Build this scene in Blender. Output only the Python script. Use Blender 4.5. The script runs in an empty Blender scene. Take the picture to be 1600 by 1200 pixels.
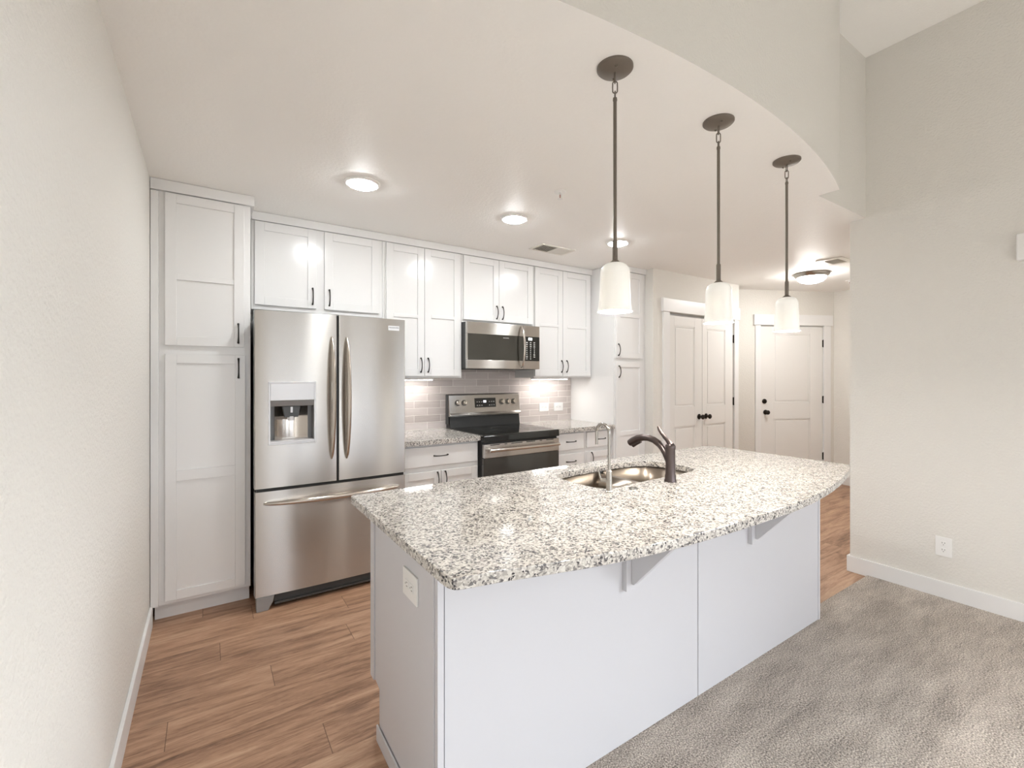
import bpy, bmesh, math, random
from mathutils import Vector, Matrix
random.seed(7)
PI = math.pi
S = bpy.context.scene
COL = S.collection

# ------------------------------------------------------------------ camera
cam_d = bpy.data.cameras.new('camera')
cam = bpy.data.objects.new('camera', cam_d)
COL.objects.link(cam)
cam.location = (0.0, 0.0, 1.385)
cam.rotation_euler = (PI / 2, 0.0, -0.5939)
cam_d.sensor_width = 36.0
cam_d.lens = 717.75 / 1600 * 36.0
cam_d.shift_x = -10.71 / 1600
cam_d.shift_y = -11.87 / 1600
cam_d.clip_start = 0.02
S.camera = cam

# ------------------------------------------------------------------ view, world, daylight
S.view_settings.view_transform = 'Standard'
S.view_settings.look = 'None'
S.view_settings.exposure = 2.38
S.view_settings.gamma = 1.0
S.view_settings.use_curve_mapping = False
S.cycles.max_bounces = 12
S.cycles.diffuse_bounces = 6
S.cycles.glossy_bounces = 5
S.cycles.transmission_bounces = 8
S.cycles.sample_clamp_indirect = 6.0
S.cycles.blur_glossy = 0.5

W = bpy.data.worlds.new('sky')
S.world = W
W.use_nodes = True
bgn = W.node_tree.nodes['Background']
bgn.inputs['Color'].default_value = (0.80, 0.88, 1.0, 1)
bgn.inputs['Strength'].default_value = 0.8
_n, _l = W.node_tree.nodes, W.node_tree.links
_tc = _n.new('ShaderNodeTexCoord')
_sp = _n.new('ShaderNodeSeparateXYZ')
_rp = _n.new('ShaderNodeValToRGB')           # sky above a darker ground
_rp.color_ramp.elements[0].position = 0.48
_rp.color_ramp.elements[0].color = (0.10, 0.105, 0.10, 1)
_rp.color_ramp.elements[1].position = 0.53
_rp.color_ramp.elements[1].color = (0.80, 0.88, 1.0, 1)
_mr = _n.new('ShaderNodeMapRange')
_mr.inputs['From Min'].default_value = -1.0
_l.new(_tc.outputs['Generated'], _sp.inputs[0])
_l.new(_sp.outputs['Z'], _mr.inputs['Value'])
_l.new(_mr.outputs[0], _rp.inputs['Fac'])
_l.new(_rp.outputs['Color'], bgn.inputs['Color'])


def area_light(name, loc, rot, sx, sy, power, color):
    d = bpy.data.lights.new(name, 'AREA')
    d.shape = 'RECTANGLE'
    d.size = sx
    d.size_y = sy
    d.energy = power
    d.color = color
    d.spread = math.radians(115)
    o = bpy.data.objects.new(name, d)
    o.location = loc
    o.rotation_euler = rot
    COL.objects.link(o)
    return o


# daylight entering through the two living room windows behind the camera
DAY = (0.88, 0.94, 1.0)
area_light('window_daylight', (0.95, -3.55, 1.40), (PI / 2 - 0.8, 0, 0), 1.5, 1.7, 2.6, DAY)
area_light('window_daylight', (2.75, -3.55, 1.40), (PI / 2 - 0.8, 0, 0), 1.5, 1.7, 2.6, DAY)

# added fill lamp at an invented side window, to brighten the left wall
area_light('added_side_fill', (3.74, -2.0, 1.25), (PI / 2 - 0.6, 0, PI / 2), 2.3, 2.0, 27.5, DAY)

L_DOWN, L_FLUSH, L_BAR, P_PEND = 36.0, 19.0, 7.0, 2.6

# ------------------------------------------------------------------ materials


def s2l(c):
    return tuple(((v / 255) / 12.92 if v / 255 <= 0.04045 else ((v / 255 + 0.055) / 1.055) ** 2.4) for v in c)


def new_mat(name):
    m = bpy.data.materials.new(name)
    m.use_nodes = True
    nt = m.node_tree
    return m, nt, nt.nodes, nt.links, nt.nodes['Principled BSDF']


def pmat(name, rgb, rough=0.5, metal=0.0, spec=0.5, coat=0.0, bump=None, emit=None):
    m, nt, N, L, P = new_mat(name)
    c = s2l(rgb) if max(rgb) > 1.0 else rgb
    P.inputs['Base Color'].default_value = (*c, 1)
    P.inputs['Roughness'].default_value = rough
    P.inputs['Metallic'].default_value = metal
    P.inputs['Specular IOR Level'].default_value = spec
    P.inputs['Coat Weight'].default_value = coat
    P.inputs['Coat Roughness'].default_value = 0.1
    if emit:
        P.inputs['Emission Color'].default_value = (*emit[0], 1)
        P.inputs['Emission Strength'].default_value = emit[1]
    if bump:
        sc, st, dist = bump
        tc = N.new('ShaderNodeTexCoord')
        nz = N.new('ShaderNodeTexNoise')
        nz.inputs['Scale'].default_value = sc
        nz.inputs['Detail'].default_value = 3.0
        bp = N.new('ShaderNodeBump')
        bp.inputs['Strength'].default_value = st
        bp.inputs['Distance'].default_value = dist
        L.new(tc.outputs['Object'], nz.inputs['Vector'])
        L.new(nz.outputs['Fac'], bp.inputs['Height'])
        L.new(bp.outputs['Normal'], P.inputs['Normal'])
    return m


def math_n(N, L, op, a, b=None, c=None):
    n = N.new('ShaderNodeMath')
    n.operation = op
    for i, v in enumerate((a, b, c)):
        if v is None:
            continue
        if isinstance(v, (int, float)):
            n.inputs[i].default_value = v
        else:
            L.new(v, n.inputs[i])
    return n.outputs[0]


def ramp(N, L, fac, stops, interp='LINEAR'):
    r = N.new('ShaderNodeValToRGB')
    r.color_ramp.interpolation = interp
    e = r.color_ramp.elements
    while len(e) < len(stops):
        e.new(0.5)
    for el, (p, c) in zip(e, stops):
        el.position = p
        el.color = (*c, 1)
    L.new(fac, r.inputs['Fac'])
    return r.outputs['Color']


def mixc(N, L, fac, a, b, mode='MIX'):
    n = N.new('ShaderNodeMix')
    n.data_type = 'RGBA'
    n.blend_type = mode
    for sock, v in ((n.inputs[0], fac), (n.inputs[6], a), (n.inputs[7], b)):
        if isinstance(v, (int, float)):
            sock.default_value = v
        elif isinstance(v, tuple):
            sock.default_value = (*v, 1)
        else:
            L.new(v, sock)
    return n.outputs[2]


M = {}
M['wall'] = pmat('wall_paint', (224, 221, 215), 0.62, spec=0.35, bump=(80, 0.8, 0.005))
M['ceil'] = pmat('ceiling_paint', (246, 244, 241), 0.5, spec=0.4, bump=(75, 0.35, 0.004))
M['trim'] = pmat('trim_paint', (232, 231, 230), 0.35, spec=0.45)
M['cab'] = pmat('cabinet_paint', (230, 229, 228), 0.2, spec=0.5)
M['isl'] = pmat('island_paint', (207, 206, 209), 0.4, spec=0.4)
M['door'] = pmat('door_paint', (230, 228, 225), 0.4, spec=0.45)
M['bronze'] = pmat('dark_bronze', (116, 107, 97), 0.45, metal=0.35)
M['pull'] = pmat('pull_bronze', (58, 56, 54), 0.38, metal=0.7)
M['orb'] = pmat('oil_rubbed_bronze', (96, 86, 84), 0.28, metal=0.9)
M['knobdark'] = pmat('dark_knob', (44, 38, 33), 0.35, metal=0.6)
M['nickel'] = pmat('brushed_nickel', (172, 168, 162), 0.22, metal=1.0)
M['black'] = pmat('black_plastic', (28, 28, 27), 0.4)
M['dark'] = pmat('dark_grey_plastic', (75, 76, 76), 0.5)
M['blackglass'] = pmat('black_glass', (14, 16, 15), 0.04, spec=0.6, coat=0.3)
M['ovenglass'] = pmat('oven_glass', (52, 50, 44), 0.06, spec=0.7, coat=0.4)
M['plate'] = pmat('white_plastic', (236, 235, 233), 0.3)
M['slot'] = pmat('slot_grey', (105, 103, 100), 0.5)
M['silver'] = pmat('silver_plastic', (222, 222, 224), 0.35, metal=0.15)
M['vent'] = pmat('register_white', (228, 224, 216), 0.45)
M['ventdark'] = pmat('register_slot', (96, 90, 80), 0.7)
M['ventmid'] = pmat('register_slot_pale', (170, 162, 150), 0.7)
M['switch'] = pmat('dull_steel', (120, 116, 110), 0.3, metal=1.0)
M['gray'] = pmat('appliance_grey', (150, 150, 150), 0.45, metal=0.2)
M['mark'] = pmat('printed_mark', (200, 200, 196), 0.5)
M['ringmark'] = pmat('burner_ring', (70, 72, 70), 0.2)
M['display'] = pmat('display_glow', (20, 20, 30), 0.3, emit=((0.75, 0.75, 1.0), 2.5))
M['mdisplay'] = pmat('microwave_display_glow', (60, 60, 60), 0.3, emit=((0.95, 1.0, 0.95), 1.3))
M['led'] = pmat('led_diffuser', (250, 250, 250), 0.5, emit=((0.95, 0.985, 1.0), L_DOWN))
M['flush'] = pmat('frosted_bowl', (250, 250, 250), 0.5, emit=(((1.0, 0.98, 0.95), L_FLUSH)))
M['bar'] = pmat('led_bar', (250, 250, 250), 0.5, emit=((1.0, 0.97, 0.93), L_BAR))
M['bulb'] = pmat('bulb_glow', (255, 250, 240), 0.5, emit=((1.0, 0.93, 0.82), 14.0))
M['orange'] = pmat('sprinkler_bulb', (150, 60, 30), 0.3)


def steel(name, rgb, rough, aniso):
    m, nt, N, L, P = new_mat(name)
    P.inputs['Metallic'].default_value = 1.0
    tc = N.new('ShaderNodeTexCoord')
    mp = N.new('ShaderNodeMapping')
    mp.inputs['Scale'].default_value = (4, 4, 900)
    nz = N.new('ShaderNodeTexNoise')
    nz.inputs['Scale'].default_value = 1.0
    nz.inputs['Detail'].default_value = 2.0
    L.new(tc.outputs['Object'], mp.inputs['Vector'])
    L.new(mp.outputs['Vector'], nz.inputs['Vector'])
    c = s2l(rgb)
    col = ramp(N, L, nz.outputs['Fac'], [(0.3, tuple(v * 0.97 for v in c)), (0.7, tuple(min(1, v * 1.02) for v in c))])
    L.new(col, P.inputs['Base Color'])
    P.inputs['Roughness'].default_value = rough
    P.inputs['Anisotropic'].default_value = aniso
    tg = N.new('ShaderNodeTangent')
    tg.direction_type = 'RADIAL'
    tg.axis = 'Z'
    P.inputs['Anisotropic Rotation'].default_value = 0.25
    L.new(tg.outputs['Tangent'], P.inputs['Tangent'])
    return m


M['steel'] = steel('brushed_stainless', (198, 194, 189), 0.27, 1.0)
M['steel2'] = steel('polished_stainless', (205, 198, 190), 0.16, 0.3)
M['sink'] = steel('sink_stainless', (150, 139, 127), 0.3, 0.5)


def granite():
    m, nt, N, L, P = new_mat('speckled_granite')
    tc = N.new('ShaderNodeTexCoord')
    nz = N.new('ShaderNodeTexNoise')
    nz.inputs['Scale'].default_value = 60
    nz.inputs['Detail'].default_value = 2
    L.new(tc.outputs['Object'], nz.inputs['Vector'])
    wob = mixc(N, L, 0.012, tc.outputs['Object'], nz.outputs['Color'], 'ADD')
    v1 = N.new('ShaderNodeTexVoronoi')
    v1.inputs['Scale'].default_value = 185
    L.new(wob, v1.inputs['Vector'])
    sep = N.new('ShaderNodeSeparateColor')
    L.new(v1.outputs['Color'], sep.inputs['Color'])
    cl = N.new('ShaderNodeTexNoise')
    cl.inputs['Scale'].default_value = 26
    cl.inputs['Detail'].default_value = 3
    L.new(tc.outputs['Object'], cl.inputs['Vector'])
    f = math_n(N, L, 'ADD', sep.outputs[0], math_n(N, L, 'MULTIPLY', math_n(N, L, 'SUBTRACT', cl.outputs['Fac'], 0.5), 0.55))
    base = ramp(N, L, f, [(0.0, s2l((56, 54, 57))), (0.05, s2l((100, 96, 96))), (0.13, s2l((138, 133, 129))),
                          (0.27, s2l((170, 164, 157))), (0.46, s2l((194, 188, 180))), (0.66, s2l((208, 203, 195))), (0.88, s2l((220, 216, 209)))], 'CONSTANT')
    v2 = N.new('ShaderNodeTexVoronoi')
    v2.inputs['Scale'].default_value = 120
    L.new(wob, v2.inputs['Vector'])
    sep2 = N.new('ShaderNodeSeparateColor')
    L.new(v2.outputs['Color'], sep2.inputs['Color'])
    dk = math_n(N, L, 'LESS_THAN', sep2.outputs[1], 0.05)
    col = mixc(N, L, math_n(N, L, 'MULTIPLY', dk, 0.8), base, s2l((70, 68, 72)))
    L.new(col, P.inputs['Base Color'])
    P.inputs['Roughness'].default_value = 0.07
    P.inputs['Specular IOR Level'].default_value = 0.55
    return m


M['granite'] = granite()


def wood():
    m, nt, N, L, P = new_mat('oak_planks')
    tc = N.new('ShaderNodeTexCoord')
    sp = N.new('ShaderNodeSeparateXYZ')
    L.new(tc.outputs['Object'], sp.inputs[0])
    pw, pl = 0.178, 1.22
    ry = math_n(N, L, 'DIVIDE', sp.outputs['Y'], pw)
    row = math_n(N, L, 'FLOOR', ry)
    wn = N.new('ShaderNodeTexWhiteNoise')
    wn.noise_dimensions = '1D'
    L.new(row, wn.inputs['W'])
    rx = math_n(N, L, 'ADD', math_n(N, L, 'DIVIDE', sp.outputs['X'], pl), wn.outputs['Value'])
    colm = math_n(N, L, 'FLOOR', rx)
    cv = N.new('ShaderNodeCombineXYZ')
    L.new(row, cv.inputs[0])
    L.new(colm, cv.inputs[1])
    wn2 = N.new('ShaderNodeTexWhiteNoise')
    wn2.noise_dimensions = '3D'
    L.new(cv.outputs[0], wn2.inputs['Vector'])
    # grain, shifted per plank
    gv = N.new('ShaderNodeCombineXYZ')
    L.new(math_n(N, L, 'MULTIPLY', sp.outputs['X'], 1.6), gv.inputs[0])
    L.new(math_n(N, L, 'MULTIPLY', sp.outputs['Y'], 15.0), gv.inputs[1])
    L.new(math_n(N, L, 'MULTIPLY', wn2.outputs['Value'], 37.0), gv.inputs[2])
    g = N.new('ShaderNodeTexNoise')
    g.inputs['Scale'].default_value = 1.5
    g.inputs['Detail'].default_value = 6
    g.inputs['Roughness'].default_value = 0.62
    g.inputs['Distortion'].default_value = 0.8
    L.new(gv.outputs[0], g.inputs['Vector'])
    fine = N.new('ShaderNodeTexNoise')
    fine.inputs['Scale'].default_value = 9.0
    fine.inputs['Detail'].default_value = 5
    fine.inputs['Roughness'].default_value = 0.7
    fine.inputs['Distortion'].default_value = 1.2
    L.new(gv.outputs[0], fine.inputs['Vector'])
    f = math_n(N, L, 'ADD', g.outputs['Fac'], math_n(N, L, 'MULTIPLY', math_n(N, L, 'SUBTRACT', wn2.outputs['Value'], 0.5), 0.16))
    f = math_n(N, L, 'ADD', f, math_n(N, L, 'MULTIPLY', math_n(N, L, 'SUBTRACT', fine.outputs['Fac'], 0.5), 0.5))
    col = ramp(N, L, f, [(0.20, s2l((92, 66, 50))), (0.36, s2l((140, 106, 83))), (0.52, s2l((172, 135, 109))), (0.74, s2l((196, 162, 134)))])
    # knots
    kv = N.new('ShaderNodeCombineXYZ')
    L.new(math_n(N, L, 'MULTIPLY', sp.outputs['X'], 2.2), kv.inputs[0])
    L.new(math_n(N, L, 'MULTIPLY', sp.outputs['Y'], 5.6), kv.inputs[1])
    vo = N.new('ShaderNodeTexVoronoi')
    vo.inputs['Scale'].default_value = 1.0
    L.new(kv.outputs[0], vo.inputs['Vector'])
    kn = ramp(N, L, vo.outputs['Distance'], [(0.03, (1, 1, 1)), (0.16, (0, 0, 0))])
    col = mixc(N, L, math_n(N, L, 'MULTIPLY', kn, 0.55), col, s2l((86, 60, 44)))
    # seams
    fy = math_n(N, L, 'FRACT', ry)
    fx = math_n(N, L, 'FRACT', rx)
    ey = math_n(N, L, 'LESS_THAN', math_n(N, L, 'MINIMUM', fy, math_n(N, L, 'SUBTRACT', 1.0, fy)), 0.007)
    ex = math_n(N, L, 'LESS_THAN', math_n(N, L, 'MINIMUM', fx, math_n(N, L, 'SUBTRACT', 1.0, fx)), 0.0013)
    seam = math_n(N, L, 'MAXIMUM', math_n(N, L, 'MULTIPLY', ey, 0.35), math_n(N, L, 'MULTIPLY', ex, 0.7))
    col = mixc(N, L, seam, col, s2l((80, 55, 40)))
    L.new(col, P.inputs['Base Color'])
    P.inputs['Roughness'].default_value = 0.42
    P.inputs['Specular IOR Level'].default_value = 0.4
    bp = N.new('ShaderNodeBump')
    bp.inputs['Strength'].default_value = 0.08
    bp.inputs['Distance'].default_value = 0.002
    L.new(g.outputs['Fac'], bp.inputs['Height'])
    L.new(bp.outputs['Normal'], P.inputs['Normal'])
    return m


M['wood'] = wood()


def carpet():
    m, nt, N, L, P = new_mat('carpet_pile')
    tc = N.new('ShaderNodeTexCoord')
    a = N.new('ShaderNodeTexNoise')
    a.inputs['Scale'].default_value = 170
    a.inputs['Detail'].default_value = 3
    L.new(tc.outputs['Object'], a.inputs['Vector'])
    mp = N.new('ShaderNodeMapping')
    mp.inputs['Rotation'].default_value = (0, 0, 0.9)
    mp.inputs['Scale'].default_value = (1.0, 3.6, 1)
    L.new(tc.outputs['Object'], mp.inputs['Vector'])
    b = N.new('ShaderNodeTexNoise')
    b.inputs['Scale'].default_value = 2.6
    b.inputs['Detail'].default_value = 5
    b.inputs['Roughness'].default_value = 0.65
    L.new(mp.outputs['Vector'], b.inputs['Vector'])
    f = math_n(N, L, 'ADD', math_n(N, L, 'MULTIPLY', a.outputs['Fac'], 1.15), math_n(N, L, 'MULTIPLY', b.outputs['Fac'], 0.42))
    col = ramp(N, L, f, [(0.56, s2l((104, 95, 87))), (0.78, s2l((180, 168, 156))), (1.0, s2l((236, 225, 212)))])
    L.new(col, P.inputs['Base Color'])
    P.inputs['Roughness'].default_value = 0.95
    P.inputs['Specular IOR Level'].default_value = 0.1
    P.inputs['Sheen Weight'].default_value = 0.2
    bp = N.new('ShaderNodeBump')
    bp.inputs['Strength'].default_value = 0.8
    bp.inputs['Distance'].default_value = 0.012
    L.new(f, bp.inputs['Height'])
    L.new(bp.outputs['Normal'], P.inputs['Normal'])
    return m


M['carpet'] = carpet()


def tile():
    # 250 x 63.5 mm grey ceramic bricks, half bond, laid on the XZ plane
    m, nt, N, L, P = new_mat('grey_brick_tile')
    tc = N.new('ShaderNodeTexCoord')
    sp = N.new('ShaderNodeSeparateXYZ')
    L.new(tc.outputs['Object'], sp.inputs[0])
    th, tw = 0.0631, 0.2485
    rz = math_n(N, L, 'DIVIDE', math_n(N, L, 'SUBTRACT', sp.outputs['Z'], 0.914 + 0.0015), th)
    row = math_n(N, L, 'FLOOR', rz)
    par = math_n(N, L, 'MODULO', row, 2.0)
    rx = math_n(N, L, 'DIVIDE', math_n(N, L, 'SUBTRACT', sp.outputs['X'], 1.617), tw)
    rx = math_n(N, L, 'ADD', rx, math_n(N, L, 'ADD', math_n(N, L, 'MULTIPLY', par, 0.5), 40.0))
    cx = math_n(N, L, 'FLOOR', rx)
    fz = math_n(N, L, 'FRACT', rz)
    fx = math_n(N, L, 'FRACT', rx)
    dz = math_n(N, L, 'MULTIPLY', math_n(N, L, 'MINIMUM', fz, math_n(N, L, 'SUBTRACT', 1.0, fz)), th)
    dx = math_n(N, L, 'MULTIPLY', math_n(N, L, 'MINIMUM', fx, math_n(N, L, 'SUBTRACT', 1.0, fx)), tw)
    d = math_n(N, L, 'MINIMUM', dz, dx)
    grout = math_n(N, L, 'LESS_THAN', d, 0.0018)
    cv = N.new('ShaderNodeCombineXYZ')
    L.new(row, cv.inputs[0])
    L.new(cx, cv.inputs[1])
    wn = N.new('ShaderNodeTexWhiteNoise')
    L.new(cv.outputs[0], wn.inputs['Vector'])
    mp = N.new('ShaderNodeMapping')
    mp.inputs['Scale'].default_value = (6, 6, 120)
    L.new(tc.outputs['Object'], mp.inputs['Vector'])
    st = N.new('ShaderNodeTexNoise')
    st.inputs['Scale'].default_value = 1.0
    st.inputs['Detail'].default_value = 3
    L.new(mp.outputs['Vector'], st.inputs['Vector'])
    f = math_n(N, L, 'ADD', math_n(N, L, 'MULTIPLY', st.outputs['Fac'], 0.6), math_n(N, L, 'MULTIPLY', wn.outputs['Value'], 0.4))
    col = ramp(N, L, f, [(0.2, s2l((182, 172, 168))), (0.8, s2l((210, 201, 197)))])
    col = mixc(N, L, grout, col, s2l((232, 226, 220)))
    L.new(col, P.inputs['Base Color'])
    L.new(mixc(N, L, grout, (0.16, 0.16, 0.16), (0.8, 0.8, 0.8)), P.inputs['Roughness'])
    hgt = math_n(N, L, 'MINIMUM', math_n(N, L, 'DIVIDE', d, 0.004), 1.0)
    bp = N.new('ShaderNodeBump')
    bp.inputs['Strength'].default_value = 0.5
    bp.inputs['Distance'].default_value = 0.002
    L.new(hgt, bp.inputs['Height'])
    L.new(bp.outputs['Normal'], P.inputs['Normal'])
    return m


M['tile'] = tile()


def shade_glass():
    m, nt, N, L, P = new_mat('frosted_white_glass')
    out = N['Material Output']
    tr = N.new('ShaderNodeBsdfTranslucent')
    tr.inputs['Color'].default_value = (0.95, 0.93, 0.88, 1)
    mx = N.new('ShaderNodeMixShader')
    mx.inputs[0].default_value = 0.03
    P.inputs['Base Color'].default_value = (0.86, 0.85, 0.82, 1)
    P.inputs['Roughness'].default_value = 0.25
    P.inputs['Emission Color'].default_value = (1.0, 0.96, 0.88, 1)
    P.inputs['Emission Strength'].default_value = 0.03
    L.new(P.outputs[0], mx.inputs[1])
    L.new(tr.outputs[0], mx.inputs[2])
    L.new(mx.outputs[0], out.inputs['Surface'])
    return m


M['shade'] = shade_glass()

# ------------------------------------------------------------------ mesh helpers


class MB:
    def __init__(self):
        self.bm = bmesh.new()
        self.mi = 0

    def _merge(self, b):
        me = bpy.data.meshes.new('tmp')
        for f in b.faces:
            f.material_index = self.mi
        b.to_mesh(me)
        b.free()
        self.bm.from_mesh(me)
        bpy.data.meshes.remove(me)
        return self

    def box(self, x0, x1, y0, y1, z0, z1, r=0.0, seg=2):
        b = bmesh.new()
        x0, x1 = min(x0, x1), max(x0, x1)
        y0, y1 = min(y0, y1), max(y0, y1)
        z0, z1 = min(z0, z1), max(z0, z1)
        vs = [b.verts.new((x, y, z)) for x in (x0, x1) for y in (y0, y1) for z in (z0, z1)]
        for q in ((0, 1, 3, 2), (4, 6, 7, 5), (0, 4, 5, 1), (2, 3, 7, 6), (0, 2, 6, 4), (1, 5, 7, 3)):
            b.faces.new([vs[i] for i in q])
        if r > 0:
            bmesh.ops.bevel(b, geom=b.edges[:], offset=r, segments=seg, profile=0.5, affect='EDGES')
        return self._merge(b)

    def prism(self, poly, a0, a1, axis='Z', r=0.0, seg=2):
        """extrude a polygon; axis Z: poly in xy, X: poly in yz, Y: poly in xz"""
        def P(u, v, w):
            return {'Z': (u, v, w), 'X': (w, u, v), 'Y': (u, w, v)}[axis]
        b = bmesh.new()
        lo = [b.verts.new(P(u, v, a0)) for u, v in poly]
        hi = [b.verts.new(P(u, v, a1)) for u, v in poly]
        n = len(poly)
        b.faces.new(lo[::-1])
        b.faces.new(hi)
        for i in range(n):
            b.faces.new((lo[i], lo[(i + 1) % n], hi[(i + 1) % n], hi[i]))
        bmesh.ops.recalc_face_normals(b, faces=b.faces[:])
        if r > 0:
            bmesh.ops.bevel(b, geom=b.edges[:], offset=r, segments=seg, profile=0.5, affect='EDGES')
        return self._merge(b)

    def lathe(self, prof, c=(0, 0, 0), seg=32, axis='Z', closed=False):
        """prof: list of (radius, height) along the axis"""
        b = bmesh.new()
        rings = []

        def P(x, y, z):
            v = {'Z': (x, y, z), '-Y': (x, -z, y), 'X': (z, x, y), '-X': (-z, x, y), 'Y': (x, z, y)}[axis]
            return (v[0] + c[0], v[1] + c[1], v[2] + c[2])
        for r, h in prof:
            if r < 1e-6:
                rings.append([b.verts.new(P(0, 0, h))])
            else:
                rings.append([b.verts.new(P(r * math.cos(2 * PI * k / seg), r * math.sin(2 * PI * k / seg), h)) for k in range(seg)])
        pairs = list(zip(rings, rings[1:]))
        if closed:
            pairs.append((rings[-1], rings[0]))
        for A, B in pairs:
            for k in range(seg):
                k2 = (k + 1) % seg
                if len(A) == 1 and len(B) == 1:
                    continue
                if len(A) == 1:
                    b.faces.new((A[0], B[k], B[k2]))
                elif len(B) == 1:
                    b.faces.new((A[k], B[0], A[k2]))
                else:
                    b.faces.new((A[k], B[k], B[k2], A[k2]))
        if not closed:
            for R in (rings[0], rings[-1]):
                if len(R) > 1:
                    b.faces.new(R)
        bmesh.ops.recalc_face_normals(b, faces=b.faces[:])
        return self._merge(b)

    def tube(self, pts, rad, seg=12, closed=False, flat=1.0, up=None):
        pts = [Vector(p) for p in pts]
        n = len(pts)
        rads = rad if isinstance(rad, (list, tuple)) else [rad] * n
        b = bmesh.new()
        rings = []
        nrm = None
        for i, p in enumerate(pts):
            if closed:
                t = (pts[(i + 1) % n] - pts[i - 1]).normalized()
            else:
                t = (pts[min(i + 1, n - 1)] - pts[max(i - 1, 0)]).normalized()
            if up is not None:
                nrm = (Vector(up) - t * t.dot(Vector(up))).normalized()
            elif nrm is None:
                a = Vector((0, 0, 1)) if abs(t.z) < 0.9 else Vector((1, 0, 0))
                nrm = (a - t * a.dot(t)).normalized()
            else:
                nrm = (nrm - t * nrm.dot(t)).normalized()
            bn = t.cross(nrm)
            rings.append([b.verts.new(p + nrm * rads[i] * flat * math.cos(2 * PI * k / seg) + bn * rads[i] * math.sin(2 * PI * k / seg)) for k in range(seg)])
        pr = list(zip(rings, rings[1:]))
        if closed:
            pr.append((rings[-1], rings[0]))
        for A, B in pr:
            for k in range(seg):
                b.faces.new((A[k], A[(k + 1) % seg], B[(k + 1) % seg], B[k]))
        if not closed:
            b.faces.new(rings[0])
            b.faces.new(rings[-1])
        bmesh.ops.recalc_face_normals(b, faces=b.faces[:])
        return self._merge(b)

    def slab(self, outer, z0, z1, holes=(), r=0.003):
        """flat slab with holes and eased top edges"""
        b = bmesh.new()

        def ring(poly, off, z):
            return [b.verts.new((x, y, z)) for x, y in offset_poly(poly, off)]

        def edges(R):
            out = []
            for i in range(len(R)):
                e = b.edges.get((R[i], R[(i + 1) % len(R)]))
                out.append(e or b.edges.new((R[i], R[(i + 1) % len(R)])))
            return out

        def skin(A, B):
            n = len(A)
            for i in range(n):
                b.faces.new((A[i], A[(i + 1) % n], B[(i + 1) % n], B[i]))
        tops, bots = [], []
        for poly, sg in [(outer, -1)] + [(h, 1) for h in holes]:
            R0 = ring(poly, sg * r * 0.5, z0)
            R1 = ring(poly, 0, z0 + r * 0.5)
            R2 = ring(poly, 0, z1 - r)
            R3 = ring(poly, sg * r * 0.3, z1 - r * 0.3)
            R4 = ring(poly, sg * r, z1)
            for A, B in ((R0, R1), (R1, R2), (R2, R3), (R3, R4)):
                skin(A, B)
            tops += edges(R4)
            bots += edges(R0)
        bmesh.ops.triangle_fill(b, use_beauty=True, use_dissolve=False, edges=tops)
        bmesh.ops.triangle_fill(b, use_beauty=True, use_dissolve=False, edges=bots)
        bmesh.ops.recalc_face_normals(b, faces=b.faces[:])
        return self._merge(b)

    def build(self, name, mat, parent=None, smooth=True):
        off = Vector((0, 0, 0))
        p = parent
        while p is not None:
            off += p.location
            p = p.parent
        for v in self.bm.verts:
            v.co -= off
        me = bpy.data.meshes.new(name)
        self.bm.to_mesh(me)
        self.bm.free()
        for mm in (mat if isinstance(mat, (list, tuple)) else [mat]):
            me.materials.append(mm)
        if smooth:
            me.polygons.foreach_set('use_smooth', [True] * len(me.polygons))
            me.set_sharp_from_angle(angle=math.radians(35))
        o = bpy.data.objects.new(name, me)
        COL.objects.link(o)
        if smooth:
            wnm = o.modifiers.new('weighted_normal', 'WEIGHTED_NORMAL')
            wnm.keep_sharp = True
            wnm.weight = 90
        if parent is not None:
            o.parent = parent
        return o


def offset_poly(poly, off):
    n = len(poly)
    area = sum(poly[i][0] * poly[(i + 1) % n][1] - poly[(i + 1) % n][0] * poly[i][1] for i in range(n))
    sgn = 1 if area > 0 else -1
    out = []
    for i in range(n):
        a, p, c = Vector(poly[i - 1]), Vector(poly[i]), Vector(poly[(i + 1) % n])
        d1, d2 = (p - a).normalized(), (c - p).normalized()
        n1, n2 = Vector((d1.y, -d1.x)) * sgn, Vector((d2.y, -d2.x)) * sgn
        m = n1 + n2
        m = m / max(0.3, m.dot(n1)) if m.length > 1e-6 else n1
        out.append(tuple(p + m * off))
    return out


def smooth_loop(pts, sub=6):
    n = len(pts)
    out = []
    for i in range(n):
        p0, p1, p2, p3 = (Vector(pts[(i + k - 1) % n]) for k in range(4))
        for s in range(sub):
            t = s / sub
            out.append(tuple(0.5 * ((2 * p1) + (p2 - p0) * t + (2 * p0 - 5 * p1 + 4 * p2 - p3) * t * t + (3 * p1 - p0 - 3 * p2 + p3) * t ** 3)))
    return out


def tag(o, label, cat, group=None, kind=None):
    o['label'] = label
    o['category'] = cat
    if group:
        o['group'] = group
    if kind:
        o['kind'] = kind
    return o


def thing(name, loc, label, cat, group=None):
    o = bpy.data.objects.new(name, None)
    o.empty_display_size = 0.1
    o.location = loc
    COL.objects.link(o)
    return tag(o, label, cat, group)


def struct(o, label, cat):
    return tag(o, label, cat, kind='structure')


def copy_tree(o, parent=None):
    c = o.copy()
    COL.objects.link(c)
    if parent is not None:
        c.parent = parent
    for ch in list(o.children):
        copy_tree(ch, c)
    return c


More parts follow.
